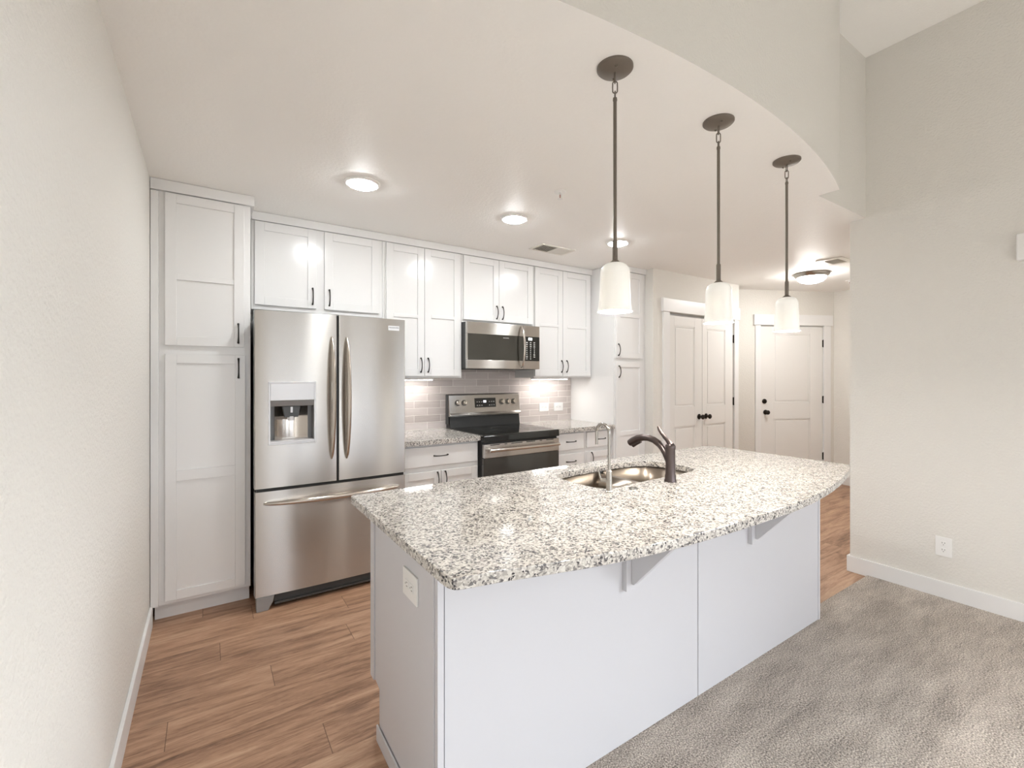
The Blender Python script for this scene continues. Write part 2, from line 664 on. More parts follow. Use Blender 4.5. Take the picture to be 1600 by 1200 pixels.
def text_mesh(name, body, size, loc, rot, mat, parent, depth=0.0004, xscale=1.0):
    cu = bpy.data.curves.new('lettering', 'FONT')
    cu.body = body
    cu.size = size
    cu.extrude = depth
    cu.align_x = 'CENTER'
    cu.align_y = 'CENTER'
    t = bpy.data.objects.new('lettering', cu)
    COL.objects.link(t)
    bpy.context.view_layer.update()
    me = bpy.data.meshes.new_from_object(t)
    bpy.data.objects.remove(t)
    me.transform(Matrix.Translation(Vector(loc)) @ rot.to_4x4() @ Matrix.Diagonal((xscale, 1, 1, 1)))
    b = MB()
    b.bm.from_mesh(me)
    bpy.data.meshes.remove(me)
    return b.build(name, mat, parent, smooth=False)


FRONT = Matrix.Rotation(PI / 2, 3, 'X')      # text facing -Y

# ------------------------------------------------------------------ key dimensions
XL, ZC, ZH = -0.27, 2.486, 3.60
YB, XE, XT = 3.857, 3.286, 3.743
XR, YR, YS = 3.787, 1.392, 1.298
YDD = 3.106
CARPET_Y = 1.285

# ------------------------------------------------------------------ room shell
m = MB()
m.prism([(XL - 0.1, CARPET_Y), (7.0, CARPET_Y), (7.0, 4.3), (XL - 0.1, 4.3)], -0.06, 0.0)
struct(m.build('floor', M['wood'], smooth=False), 'brown oak plank floor running through the kitchen and hall', 'floor')
m = MB()
m.box(XL - 0.1, 4.0, -3.8, CARPET_Y, -0.06, 0.012, 0.005)
struct(m.build('floor_carpet', M['carpet']), 'grey beige cut pile carpet in front of the island', 'carpet')
m = MB()
m.box(XL - 0.12, XL, -3.8, 4.0, -0.06, ZH + 0.05)
struct(m.build('wall_left', M['wall'], smooth=False), 'beige textured wall beside the left tall pantry cabinet', 'wall')
m = MB()
m.box(XL, XT + 0.02, YB, 4.0, -0.06, ZC)
struct(m.build('wall_back', M['wall'], smooth=False), 'beige wall behind the kitchen cabinets', 'wall')

# ceiling over kitchen and hall, with its bowed front edge over the island
arc = []
x0a, x1a, ym, yc = 0.20, 3.08, 0.992, 1.185
for k in range(41):
    x = x0a + (x1a - x0a) * k / 40
    xm = (x0a + x1a) / 2
    hc = (x1a - x0a) / 2
    sg = yc - ym
    R = (hc * hc + sg * sg) / (2 * sg)
    arc.append((x, ym + R - math.sqrt(R * R - (x - xm) ** 2)))
poly = [(XL, YS), (x0a, YS)] + arc + [(x1a, YS), (XR, YS), (XR, YR), (7.0, YR), (7.0, 4.3), (XL, 4.3)]


def fill_prism(poly, z0, z1):
    b = bmesh.new()
    lo = [b.verts.new((x, y, z0)) for x, y in poly]
    hi = [b.verts.new((x, y, z1)) for x, y in poly]
    n = len(poly)
    el = [b.edges.new((lo[i], lo[(i + 1) % n])) for i in range(n)]
    eh = [b.edges.new((hi[i], hi[(i + 1) % n])) for i in range(n)]
    for i in range(n):
        b.faces.new((lo[i], lo[(i + 1) % n], hi[(i + 1) % n], hi[i]))
    bmesh.ops.triangle_fill(b, use_beauty=True, edges=el)
    bmesh.ops.triangle_fill(b, use_beauty=True, edges=eh)
    bmesh.ops.recalc_face_normals(b, faces=b.faces[:])
    return MB()._merge(b)


_cm = fill_prism(poly, ZC, ZH + 0.04)
for _f in _cm.bm.faces:                      # the upright faces carry the wall paint
    _f.material_index = 1 if abs(_f.normal.z) < 0.5 else 0
struct(_cm.build('ceiling', [M['ceil'], M['wall']]), 'lowered beige kitchen ceiling with a bowed front edge above the island', 'ceiling')
m = MB()
m.box(XL - 0.12, XR + 0.12, -3.8, YR, ZH, ZH + 0.12)
struct(m.build('ceiling_high', M['ceil'], smooth=False), 'high beige living room ceiling above the lowered kitchen ceiling', 'ceiling')
# right hand wall and its end at the hall
m = MB()
m.box(XR, XR + 0.13, -3.8, -3.2, -0.06, ZH)
m.box(XR, XR + 0.13, -0.8, YR - 0.13, -0.06, ZH)
m.box(XR, XR + 0.13, -3.2, -0.8, 2.3, ZH)
m.box(XR, XR + 0.13, -3.2, -0.8, -0.06, 0.2)
m.box(XR, 7.0, YR - 0.13, YR, -0.06, ZH)
struct(m.build('wall_right', M['wall'], smooth=False), 'beige wall with the duplex outlet, ending at the hall opening', 'wall')
m = MB()
m.box(6.735, 6.85, YR, 3.0, -0.06, ZC)
struct(m.build('wall_hall', M['wall'], smooth=False), 'narrow beige hall wall right of the entry door', 'wall')
# wall with the double closet doors (opening 3.985..5.185, to 2.06)
DX0, DX1, DZ = 3.985, 5.188, 2.058
m = MB()
m.box(XT, DX0, YDD, YDD + 0.13, -0.06, ZC)
m.box(DX1, 5.30, YDD, YDD + 0.13, -0.06, ZC)
m.box(DX0, DX1, YDD, YDD + 0.13, DZ, ZC)
m.box(XT, XT + 0.05, YDD + 0.13, YB + 0.1, -0.06, ZC)
m.box(DX0 - 0.1, DX1 + 0.1, YDD + 0.5, YDD + 0.53, -0.06, ZC)
struct(m.build('wall_closet', M['wall'], smooth=False), 'beige wall around the pair of closet doors', 'wall')
# angled wall of the entry door; local frame: u along the wall, v out of the wall
A0 = Vector((5.564, 3.249, 0))
ANG = math.radians(-26.82)
EU0, EU1, EZ = 0.272, 1.162, 2.035
m = MB()
m.box(-0.55, EU0, 0, 0.13, -0.06, ZC)
m.box(EU1, 1.36, 0, 0.13, -0.06, ZC)
m.box(EU0, EU1, 0, 0.13, EZ, ZC)
o = m.build('wall_entry', M['wall'], smooth=False)
o.location = A0
o.rotation_euler = (0, 0, ANG)
struct(o, 'angled beige wall around the entry door', 'wall')
# living room window wall behind the camera
m = MB()
for a, b_ in ((XL, 0.2), (1.7, 2.0), (3.5, XR)):
    m.box(a, b_, -3.8, -3.68, -0.06, ZH)
for a, b_ in ((0.2, 1.7), (2.0, 3.5)):
    m.box(a, b_, -3.8, -3.68, -0.06, 0.55)
    m.box(a, b_, -3.8, -3.68, 2.25, ZH)
struct(m.build('wall_rear', M['wall'], smooth=False), 'living room wall with two windows facing the kitchen', 'wall')
for i, a in enumerate((0.2, 2.0)):
    m = MB()
    for p in ((a, a + 0.05, 0.55, 2.25), (a + 1.45, a + 1.5, 0.55, 2.25), (a + 0.05, a + 1.45, 0.55, 0.6), (a + 0.05, a + 1.45, 2.2, 2.25), (a + 0.73, a + 0.77, 0.6, 2.2)):
        m.box(p[0], p[1], -3.77, -3.71, p[2], p[3])
    struct(m.build('window_%d' % (i + 1), M['trim'], smooth=False), 'white framed living room window behind the camera, %s' % ('nearer the left wall' if i == 0 else 'nearer the right wall'), 'window')

m = MB()  # unseen window, added to go with the side fill lamp
for p in ((-3.2, -3.15, 0.2, 2.3), (-0.85, -0.8, 0.2, 2.3), (-2.03, -1.97, 0.25, 2.25), (-3.15, -0.85, 0.2, 0.25), (-3.15, -0.85, 2.25, 2.3)):
    m.box(XR + 0.03, XR + 0.09, p[0], p[1], p[2], p[3])
struct(m.build('window_3', M['trim'], smooth=False), 'unseen white framed window added in the right wall for side light, right of the camera', 'window')

# baseboards
m = MB()
m.box(XL, XL + 0.014, -3.66, 3.235, 0.0, 0.112, 0.003)
struct(m.build('baseboard_left', M['trim']), 'white baseboard along the left beige wall', 'baseboard')
m = MB()
m.box(XR - 0.016, XR, -3.66, YR + 0.016, 0.0, 0.112, 0.003)
m.box(XR, 6.73, YR, YR + 0.016, 0.0, 0.112, 0.003)
struct(m.build('baseboard_right', M['trim']), 'white baseboard along the wall with the duplex outlet', 'baseboard')
m = MB()
m.box(6.72, 6.735, YR + 0.02, 2.64, 0.0, 0.112, 0.003)
struct(m.build('baseboard_hall', M['trim']), 'white baseboard along the narrow hall wall', 'baseboard')

# closet door casing
m = MB()
yf = YDD - 0.018
m.box(3.885, DX0 + 0.004, yf, YDD, 0.0, 2.058, 0.002)
m.box(DX1 - 0.004, 5.262, yf, YDD, 0.0, 2.058, 0.002)
m.box(3.868, 5.279, yf - 0.012, YDD, 2.058, 2.197, 0.003)
m.box(DX0 - 0.0, DX1, YDD + 0.06, YDD + 0.075, 2.035, 2.058)
struct(m.build('trim_1', M['trim']), 'white casing with a wide head board around the closet doors', 'door trim')
# entry door casing
m = MB()
m.box(0.203, EU0 + 0.004, -0.018, 0, 0.0, 2.038, 0.002)
m.box(EU1 - 0.004, 1.255, -0.018, 0, 0.0, 2.038, 0.002)
m.box(0.179, 1.278, -0.03, 0, 2.038, 2.172, 0.003)
o = m.build('trim_2', M['trim'])
o.location = A0
o.rotation_euler = (0, 0, ANG)
struct(o, 'white casing with a wide head board around the entry door', 'door trim')


def panel_door(x0, x1, z0, z1, yf, panels, t=0.035):
    """moulded slab with raised panels, front at yf facing -Y"""
    m = MB()
    m.box(x0, x1, yf + 0.009, yf + t, z0, z1)
    xs = [(x0, panels[0][0]), (panels[0][1], x1)]
    for a, b_ in xs:
        m.box(a, b_, yf, yf + 0.012, z0, z1, 0.0015)
    px0, px1 = panels[0][0], panels[0][1]
    zz = sorted([(p[2], p[3]) for p in panels])
    lo = z0
    for a, b_ in zz:
        m.box(px0, px1, yf, yf + 0.012, lo, a, 0.0015)
        lo = b_
    m.box(px0, px1, yf, yf + 0.012, lo, z1, 0.0015)
    for a, b_ in zz:       # bevelled surround and raised field
        for q in ((px0, px1, a, a + 0.014), (px0, px1, b_ - 0.014, b_), (px0, px0 + 0.014, a, b_), (px1 - 0.014, px1, a, b_)):
            m.box(q[0], q[1], yf + 0.004, yf + 0.012, q[2], q[3], 0.0035)
        m.box(px0 + 0.028, px1 - 0.028, yf + 0.0035, yf + 0.012, a + 0.028, b_ - 0.028, 0.0045)
    return m


def hinge(parent, x, y, z, name='hinge'):
    m = MB()
    m.box(x - 0.012, x + 0.006, y - 0.004, y, z - 0.045, z + 0.045, 0.001)
    m.lathe([(0.006, -0.048), (0.006, 0.048)], (x, y - 0.006, z), 10)
    return m.build(name, M['knobdark'], parent)


def door_knob(parent, x, y, z, name='knob', k=1.0):
    m = MB()
    m.lathe([(0.0, -0.0), (0.031 * k, 0.0), (0.031 * k, 0.005), (0.022 * k, 0.009), (0.011, 0.012), (0.011, 0.03), (0.02 * k, 0.036), (0.0275 * k, 0.046),
             (0.0275 * k, 0.054), (0.02 * k, 0.062), (0.0, 0.065)], (x, y, z), 24, '-Y')
    return m.build(name, M['knobdark'], parent)


yd = YDD + 0.004
d1 = thing('door_1', (4.28, yd, 0.01), 'left leaf of the white closet double doors', 'door')
d1['kind'] = 'structure'
panel_door(DX0 + 0.012, 4.570, 0.012, 2.03, yd, [(4.085, 4.437, 1.052, 1.925), (4.085, 4.437, 0.16, 0.848)]).build('door_panel', M['door'], d1)
for z in (1.79, 1.10, 0.3):
    hinge(d1, DX0 + 0.008, yd - 0.001, z)
door_knob(d1, 4.515, yd, 0.938)
d2 = thing('door_2', (4.88, yd, 0.01), 'right leaf of the white closet double doors', 'door')
d2['kind'] = 'structure'
panel_door(4.577, DX1 - 0.012, 0.012, 2.03, yd, [(4.655, 5.02, 1.052, 1.925), (4.655, 5.02, 0.16, 0.848)]).build('door_panel', M['door'], d2)
for z in (1.83, 1.09, 0.3):
    hinge(d2, DX1 - 0.005, yd - 0.001, z)
door_knob(d2, 4.642, yd, 0.938)
d3 = thing('door_3', (0, 0, 0), 'white two panel entry door at the end of the hall', 'door')
d3['kind'] = 'structure'
panel_door(EU0 + 0.01, EU1 - 0.012, 0.012, 2.022, 0.004, [(0.465, 0.975, 1.045, 1.93), (0.465, 0.975, 0.16, 0.842)]).build('door_panel', M['door'], d3)
for z in (1.81, 1.085, 0.355):
    hinge(d3, EU1 - 0.004, 0.003, z)
door_knob(d3, 0.352, 0.004, 0.929)
m = MB()
m.lathe([(0.0, 0), (0.031, 0), (0.031, 0.008), (0.025, 0.016), (0.016, 0.018), (0.0, 0.018)], (0.337, 0.004, 1.068), 24, '-Y')
m.box(0.334, 0.340, -0.026, -0.012, 1.05, 1.086, 0.002)
m.build('deadbolt', M['knobdark'], d3)
d3.location = A0
d3.rotation_euler = (0, 0, ANG)

# ------------------------------------------------------------------ cabinet helpers


def shaker(parent, x0, x1, z0, z1, yf, rail=0.055, mids=(), t=0.019, mat='cab', name='door', tops=None):
    m = MB()
    rb = tops or rail
    m.box(x0 + rail - 0.006, x1 - rail + 0.006, yf + 0.008, yf + t, z0 + rail - 0.006, z1 - rail + 0.006)
    m.box(x0, x0 + rail, yf, yf + t, z0, z1, 0.0016)
    m.box(x1 - rail, x1, yf, yf + t, z0, z1, 0.0016)
    m.box(x0 + rail, x1 - rail, yf, yf + t, z0, z0 + rail, 0.0016)
    m.box(x0 + rail, x1 - rail, yf, yf + t, z1 - rb, z1, 0.0016)
    for a, b_ in mids:
        m.box(x0 + rail, x1 - rail, yf, yf + t, a, b_, 0.0016)
    return m.build(name, M[mat], parent)


def slab_front(parent, x0, x1, z0, z1, yf, name='drawer', t=0.019):
    m = MB()
    m.box(x0, x1, yf, yf + t, z0, z1, 0.003, 3)
    return m.build(name, M['cab'], parent)


def pull(parent, x, y, z, L=0.116, vertical=True, name='handle'):
    """arched bronze bow pull standing off a front at y, facing -Y"""
    m = MB()
    pts, rad = [], []
    n = 13
    for k in range(n):
        t = k / (n - 1)
        s = (t - 0.5) * L
        out = 0.004 + 0.024 * math.sin(PI * t) ** 0.7
        pts.append((x, y - out, z + s) if vertical else (x + s, y - out, z))
        e = abs(2 * t - 1)
        rad.append(0.0038 + 0.0022 * e ** 3)
    m.tube(pts, rad, 10)
    for sgn in (-1, 1):
        s = sgn * (L / 2 - 0.003)
        c = (x, y, z + s) if vertical else (x + s, y, z)
        m.lathe([(0.0, 0.0), (0.0065, 0.0), (0.006, 0.006), (0.0, 0.008)], c, 10, '-Y')
    return m.build(name, M['pull'], parent)


# ------------------------------------------------------------------ left tall pantry
PY = 3.238
p1 = thing('pantry_cabinet', (-0.03, 3.55, 0), 'tall white two door pantry cabinet between the left wall and the refrigerator', 'cabinet')
m = MB()
m.box(XL + 0.002, 0.213, PY + 0.019, YB - 0.002, 0.1, 2.484, 0.002)
m.build('carcass', M['cab'], p1)
m = MB()
m.box(XL + 0.016, 0.210, PY + 0.085, YB - 0.05, 0.0, 0.1)
m.build('toe_kick', M['cab'], p1)
m = MB()
m.box(XL + 0.002, XL + 0.038, PY + 0.006, PY + 0.019, 0.1, 2.42, 0.003)
m.build('filler_strip', M['cab'], p1)
m = MB()
m.box(XL + 0.002, 0.232, PY - 0.006, PY + 0.0185, 2.424, 2.485, 0.003)
m.box(0.2135, 0.232, PY + 0.019, YB - 0.35, 2.424, 2.485, 0.003)
m.build('crown_board', M['cab'], p1)
d = shaker(p1, -0.203, 0.178, 1.561, 2.418, PY, mids=[(1.934, 1.965)], rail=0.052)
pull(d, 0.148, PY, 1.643)
d = shaker(p1, -0.203, 0.184, 0.122, 1.512, PY, mids=[(0.792, 0.852)], rail=0.052)
pull(d, 0.149, PY, 1.434)

# ------------------------------------------------------------------ wall cabinets
UY = 3.514


def wall_cab(x0, x1, z0, label, doors, name='wall_cabinet'):
    t = thing(name, ((x0 + x1) / 2, 3.69, z0), label, 'cabinet')
    m = MB()
    m.box(x0 + 0.0006, x1 - 0.0006, UY + 0.0195, YB - 0.001, z0, 2.484, 0.0015)
    m.build('carcass', M['cab'], t)
    for (a, b_, za, zb, mids, hx, hz) in doors:
        dd = shaker(t, a, b_, za, zb, UY, mids=mids, rail=0.057)
        pull(dd, hx, UY, hz)
    return t


zt = 2.424
wall_cab(0.234, 1.112, 1.836, 'short white double door wall cabinet above the refrigerator',
         [(0.254, 0.636, 1.866, zt, [], 0.610, 1.951), (0.690, 1.084, 1.866, zt, [], 0.722, 1.951)])
wall_cab(1.112, 1.793, 1.372, 'tall white double door wall cabinet between refrigerator and microwave',
         [(1.138, 1.450, 1.388, zt, [(1.852, 1.879)], 1.419, 1.476), (1.453, 1.772, 1.388, zt, [(1.861, 1.889)], 1.481, 1.476)])
wall_cab(1.793, 2.555, 1.852, 'short white double door wall cabinet directly above the microwave',
         [(1.806, 2.158, 1.874, zt, [], 2.133, 1.955), (2.162, 2.532, 1.874, zt, [], 2.194, 1.955)])
wall_cab(2.555, XE, 1.372, 'tall white double door wall cabinet right of the microwave',
         [(2.560, 2.895, 1.388, zt, [(1.865, 1.891)], 2.880, 1.483), (2.899, 3.262, 1.388, zt, [(1.865, 1.893)], 2.945, 1.484)])
m = MB()
m.box(0.236, XE - 0.001, UY - 0.006, UY + 0.019, 2.428, 2.485, 0.003)
o = m.build('crown_moulding', M['cab'])
tag(o, 'long white crown board running along the tops of the wall cabinets', 'moulding')

# ------------------------------------------------------------------ right tall pantry
TY = 3.190
p2 = thing('pantry_cabinet', (3.51, 3.55, 0), 'tall narrow white pantry cabinet at the right end of the worktop, beside the closet wall', 'cabinet')
m = MB()
m.box(XE + 0.001, XT - 0.001, TY + 0.0195, YB - 0.002, 0.1, 2.484, 0.002)
m.build('carcass', M['cab'], p2)
m = MB()
m.box(XE + 0.003, XT - 0.003, TY + 0.085, YB - 0.05, 0.0, 0.1)
m.build('toe_kick', M['cab'], p2)
m = MB()
m.box(XE + 0.001, XT - 0.001, TY - 0.004, TY + 0.019, 2.43, 2.485, 0.003)
m.build('crown_board', M['cab'], p2)
d = shaker(p2, 3.305, 3.693, 1.565, 2.424, TY, mids=[(1.972, 2.018)], rail=0.055)
pull(d, 3.333, TY, 1.647)
d = shaker(p2, 3.305, 3.693, 0.122, 1.532, TY, mids=[(0.80, 0.842)], rail=0.055)
pull(d, 3.340, TY, 1.433)

# ------------------------------------------------------------------ base cabinets
BY = 3.220


def base_cab(x0, x1, label):
    t = thing('base_cabinet', ((x0 + x1) / 2, 3.55, 0), label, 'cabinet')
    m = MB()
    m.box(x0 + 0.0006, x1 - 0.0006, BY + 0.0195, YB - 0.001, 0.1, 0.8745, 0.0015)
    m.build('carcass', M['cab'], t)
    m = MB()
    m.box(x0 + 0.002, x1 - 0.002, BY + 0.09, YB - 0.05, 0.0, 0.1)
    m.build('toe_kick', M['cab'], t)
    return t


t = base_cab(1.140, 1.790, 'white base cabinet with one wide drawer between refrigerator and range')
d = slab_front(t, 1.152, 1.777, 0.712, 0.858, BY)
pull(d, 1.460, BY, 0.788, vertical=False)
d = shaker(t, 1.152, 1.460, 0.118, 0.673, BY)
pull(d, 1.433, BY, 0.606)
d = shaker(t, 1.466, 1.777, 0.118, 0.673, BY)
pull(d, 1.497, BY, 0.606)
t = base_cab(2.558, 2.932, 'white base cabinet of stacked drawers just right of the range')
for za, zb, hz in ((0.712, 0.862, 0.788), (0.44, 0.677, 0.607), (0.118, 0.40, 0.29)):
    d = slab_front(t, 2.575, 2.908, za, zb, BY)
    pull(d, 2.752, BY, hz, vertical=False)
t = base_cab(2.932, XE - 0.001, 'narrow white base cabinet with drawer over door beside the right pantry')
d = slab_front(t, 2.950, 3.268, 0.714, 0.860, BY)
pull(d, 3.128, BY, 0.788, vertical=False)
d = shaker(t, 2.950, 3.268, 0.118, 0.674, BY)
pull(d, 3.004, BY, 0.610)

for x0, x1, lab in ((1.136, 1.7905, 'speckled granite worktop between the refrigerator and the range'), (2.5575, XE - 0.0005, 'speckled granite worktop between the range and the right pantry')):
    m = MB()
    m.slab([(x0, 3.194), (x1, 3.194), (x1, YB - 0.001), (x0, YB - 0.001)], 0.8748, 0.914)
    tag(m.build('worktop', M['granite']), lab, 'countertop')

m = MB()
m.box(1.12, XE - 0.001, YB - 0.008, YB - 0.0005, 0.9145, 1.371)
m.box(1.7935, 2.5545, YB - 0.008, YB - 0.0005, 1.371, 1.448)
o = m.build('backsplash', M['tile'], smooth=False)
tag(o, 'grey brick tile backsplash with pale grout above the worktops', 'backsplash')
YT = YB - 0.008


def outlet(name, label, horizontal=False, switch=False):
    """cover plate lying in XZ, front toward -Y, centred on its empty"""
    t = thing(name, (0, 0, 0), label, 'outlet')
    w, h = (0.122, 0.088) if horizontal else (0.078, 0.118)
    m = MB()
    m.box(-w / 2, w / 2, -0.007, -0.0002, -h / 2, h / 2, 0.002)
    m.build('cover_plate', M['plate'], t)
    for s in (-1, 1):
        cx, cz = (s * 0.021, 0) if horizontal else (0, s * 0.021)
        m = MB()
        m.box(cx - 0.015, cx + 0.015, -0.0095, -0.0065, cz - 0.0135, cz + 0.0135, 0.002)
        r = m.build('receptacle', M['plate'], t)
        m = MB()
        if horizontal:
            for q in ((-0.006, 0.004), (0.006, 0.004)):
                m.box(cx + q[1] - 0.0045, cx + q[1] + 0.0045, -0.0099, -0.0094, cz + q[0] - 0.0012, cz + q[0] + 0.0012)
            m.box(cx - 0.0095, cx - 0.0055, -0.0099, -0.0094, cz - 0.002, cz + 0.002)
        else:
            for q in ((-0.006, 0.004), (0.006, 0.004)):
                m.box(cx + q[0] - 0.0012, cx + q[0] + 0.0012, -0.0099, -0.0094, cz + q[1] - 0.0045, cz + q[1] + 0.0045)
            m.box(cx - 0.002, cx + 0.002, -0.0099, -0.0094, cz - 0.0095, cz - 0.0055)
        m.build('slots', M['slot'], r)
    return t


o1 = outlet('wall_outlet', 'white outlet plate on the backsplash, the one nearer the range', True)
o1.location = (2.914, YT, 1.064)
o2 = copy_tree(o1)
o2['label'] = 'white outlet plate on the backsplash, the one nearer the right pantry'
o2.location = (3.108, YT, 1.062)
o3 = outlet('wall_outlet', 'white duplex outlet low on the right beige wall above the baseboard')
o3.location = (XR, 0.888, 0.327)
o3.rotation_euler = (0, 0, -PI / 2)
o4 = outlet('wall_outlet', 'white duplex outlet on the end of the island below the countertop', True)
o4.location = (0.538, 1.411, 0.716)
o4.rotation_euler = (0, 0, -PI / 2)

# under cabinet light bars
for x0, x1, lab in ((1.24, 1.60, 'slim glowing light bar under the wall cabinet left of the range'), (2.66, 3.10, 'slim glowing light bar under the wall cabinet right of the range')):
    t = thing('under_cabinet_light', ((x0 + x1) / 2, 3.70, 1.372), lab, 'light')
    m = MB()
    m.box(x0, x1, 3.67, 3.73, 1.356, 1.3718, 0.002)
    m.build('housing', M['plate'], t)
    m = MB()
    m.box(x0 + 0.01, x1 - 0.01, 3.678, 3.722, 1.353, 1.3562, 0.0008)
    m.build('diffuser', M['bar'], t)

# ------------------------------------------------------------------ refrigerator
FY = 3.080
fr = thing('refrigerator', (0.68, 3.45, 0), 'stainless steel french door refrigerator with ice dispenser beside the left pantry', 'refrigerator')
m = MB()
m.box(0.238, 1.118, 3.165, YB - 0.03, 0.04, 1.752, 0.004)
m.build('body', M['gray'], fr)


def curved_front(x0, x1, z0, z1, yc, bulge, t, XA, XB, seg=16, hole=None, r=0.006):
    """front panel bowed outward along the width XA..XB of the whole appliance"""
    def fy(x):
        u = (x - XA) / (XB - XA) * 2 - 1
        return yc + bulge * (u * u)
    m = MB()

    def piece(a, b_, za, zb):
        n = max(3, int(seg * (b_ - a) / (x1 - x0)))
        pts = []
        for k in range(n + 1):
            x = a + (b_ - a) * k / n
            y = fy(x)
            if a == x0 and k == 0 or b_ == x1 and k == n:
                y += r
            pts.append((x, y))
        if a == x0:
            pts.insert(1, (a + r * 0.4, fy(a) + r * 0.25))
            pts.insert(2, (a + r, fy(a + r)))
        if b_ == x1:
            pts.insert(-1, (b_ - r, fy(b_ - r)))
            pts.insert(-1, (b_ - r * 0.4, fy(b_) + r * 0.25))
        m.prism(pts + [(b_, yc + t), (a, yc + t)], za, zb)
    if hole:
        hx0, hx1, hz0, hz1 = hole
        piece(x0, hx0, z0, z1)
        piece(hx1, x1, z0, z1)
        piece(hx0, hx1, z0, hz0)
        piece(hx0, hx1, hz1, z1)
    else:
        piece(x0, x1, z0, z1)
    bmesh.ops.remove_doubles(m.bm, verts=m.bm.verts[:], dist=1e-5)
    return m, fy


XA, XB = 0.221, 1.132
HX0, HX1, HZ0, HZ1 = 0.292, 0.553, 0.976, 1.353
m, fy = curved_front(0.221, 0.678, 0.722, 1.776, FY - 0.004, 0.012, 0.075, XA, XB, hole=(HX0, HX1, HZ0, HZ1))
ld = m.build('door', M['steel'], fr)
m, fy = curved_front(0.688, 1.132, 0.722, 1.776, FY - 0.004, 0.012, 0.075, XA, XB)
rd = m.build('door', M['steel'], fr)
m, fy = curved_front(0.223, 1.132, 0.085, 0.703, FY - 0.004, 0.012, 0.075, XA, XB, seg=28)
fd = m.build('freezer_drawer', M['steel'], fr)
m = MB()
m.box(0.232, 1.124, FY + 0.02, 3.165, 0.70, 0.724)
m.box(0.676, 0.690, FY + 0.012, 3.165, 0.722, 1.772)
m.build('gasket', M['black'], fr)


def bow_handle(parent, a, b_, out, w, mat, name='handle', horizontal=False, depth=0.5, ret=0.02):
    """tapered bowed bar from a to b_, bowing toward -Y by out"""
    a, b_ = Vector(a), Vector(b_)
    m = MB()
    n = 29
    pts, rad = [], []
    for k in range(n):
        t = k / (n - 1)
        p = a.lerp(b_, t)
        e = math.sin(PI * min(1, max(0, t)))
        p.y -= 0.003 + out * e ** 0.55
        pts.append(p)
        rad.append(w * (0.32 + 0.68 * e ** 0.45))
    m.tube(pts, rad, 16, flat=depth, up=(0, 1, 0))
    return m.build(name, mat, parent)


bow_handle(ld, (0.645, fy(0.645), 0.868), (0.645, fy(0.645), 1.634), 0.056, 0.0165, M['steel2'], depth=1.6)
bow_handle(rd, (0.737, fy(0.737), 0.862), (0.737, fy(0.737), 1.634), 0.056, 0.0165, M['steel2'], depth=1.6)
bow_handle(fd, (0.27, fy(0.27), 0.633), (1.085, fy(1.085), 0.633), 0.056, 0.0175, M['steel2'], depth=1.3, horizontal=True)
# dispenser
yd0 = fy(0.42) - 0.002
m = MB()
fw = 0.010
for q in ((HX0, HX1, HZ1 - fw, HZ1), (HX0, HX1, HZ0, HZ0 + fw), (HX0, HX0 + fw, HZ0 + fw, HZ1 - fw), (HX1 - fw, HX1, HZ0 + fw, HZ1 - fw)):
    m.box(q[0], q[1], yd0 - 0.004, yd0 + 0.02, q[2], q[3], 0.002)
dsp = m.build('dispenser', M['silver'], fr)
m = MB()
m.box(HX0 + fw, HX1 - fw, yd0 - 0.004, yd0 + 0.02, 1.240, HZ1 - fw, 0.003)
m.build('control_panel', M['silver'], dsp)
m = MB()
m.prism([(yd0 - 0.002, 1.239), (yd0 + 0.05, 1.239), (yd0 + 0.05, 1.203), (yd0 + 0.012, 1.206)], HX0 + fw, HX1 - fw, 'X')
m.build('lip', M['gray'], dsp)
m = MB()
cx0, cx1 = HX0 + fw, HX1 - fw
m.box(cx0, cx1, yd0 + 0.085, yd0 + 0.089, HZ0 + fw, 1.24)
m.box(cx0 - 0.003, cx0, yd0 + 0.015, yd0 + 0.089, HZ0 + fw, 1.24)
m.box(cx1, cx1 + 0.003, yd0 + 0.015, yd0 + 0.089, HZ0 + fw, 1.24)
m.box(cx0, cx1, yd0 + 0.05, yd0 + 0.085, 1.203, 1.24)
m.build('recess', M['gray'], dsp)
m = MB()
n = 14
pts = []
for k in range(n + 1):
    u = k / n * 2 - 1
    pts.append(((HX0 + HX1) / 2 + u * 0.092, yd0 + 0.081 - 0.03 * (u * u) ** 1.2))
m.prism(pts + [((HX0 + HX1) / 2 + 0.092, yd0 + 0.0845), ((HX0 + HX1) / 2 - 0.092, yd0 + 0.0845)], HZ0 + fw + 0.012, 1.205)
m.build('back_plate', M['steel2'], dsp)
m = MB()
m.prism([(0.368, 1.204), (0.468, 1.204), (0.455, 1.137), (0.381, 1.137)], yd0 + 0.012, yd0 + 0.05, 'Y', 0.003)
sp_ = m.build('chute', M['dark'], dsp)
m = MB()
m.lathe([(0.019, 1.118), (0.021, 1.136), (0.021, 1.142)], (0.418, yd0 + 0.03, 0), 16)
m.build('nozzle', M['silver'], dsp)
m = MB()
m.box(0.412, 0.424, yd0 + 0.008, yd0 + 0.013, 1.165, 1.2, 0.001)
m.build('ice_lever', M['silver'], dsp)
m = MB()
m.box(cx0, cx1, yd0 - 0.002, yd0 + 0.0845, HZ0 + fw, HZ0 + fw + 0.011, 0.002)
m.build('drip_tray', M['silver'], dsp)
m = MB()
bx, bz = 1.049, 1.714
m.box(bx - 0.038, bx + 0.038, fy(bx) - 0.004, fy(bx) + 0.004, bz - 0.0155, bz + 0.0155, 0.0015)
bd = m.build('badge', M['silver'], rd)
text_mesh('lettering', 'FRIGIDAIRE', 0.0135, (bx, fy(bx) - 0.0042, bz + 0.003), FRONT, M['dark'], rd, 0.0003)
m = MB()
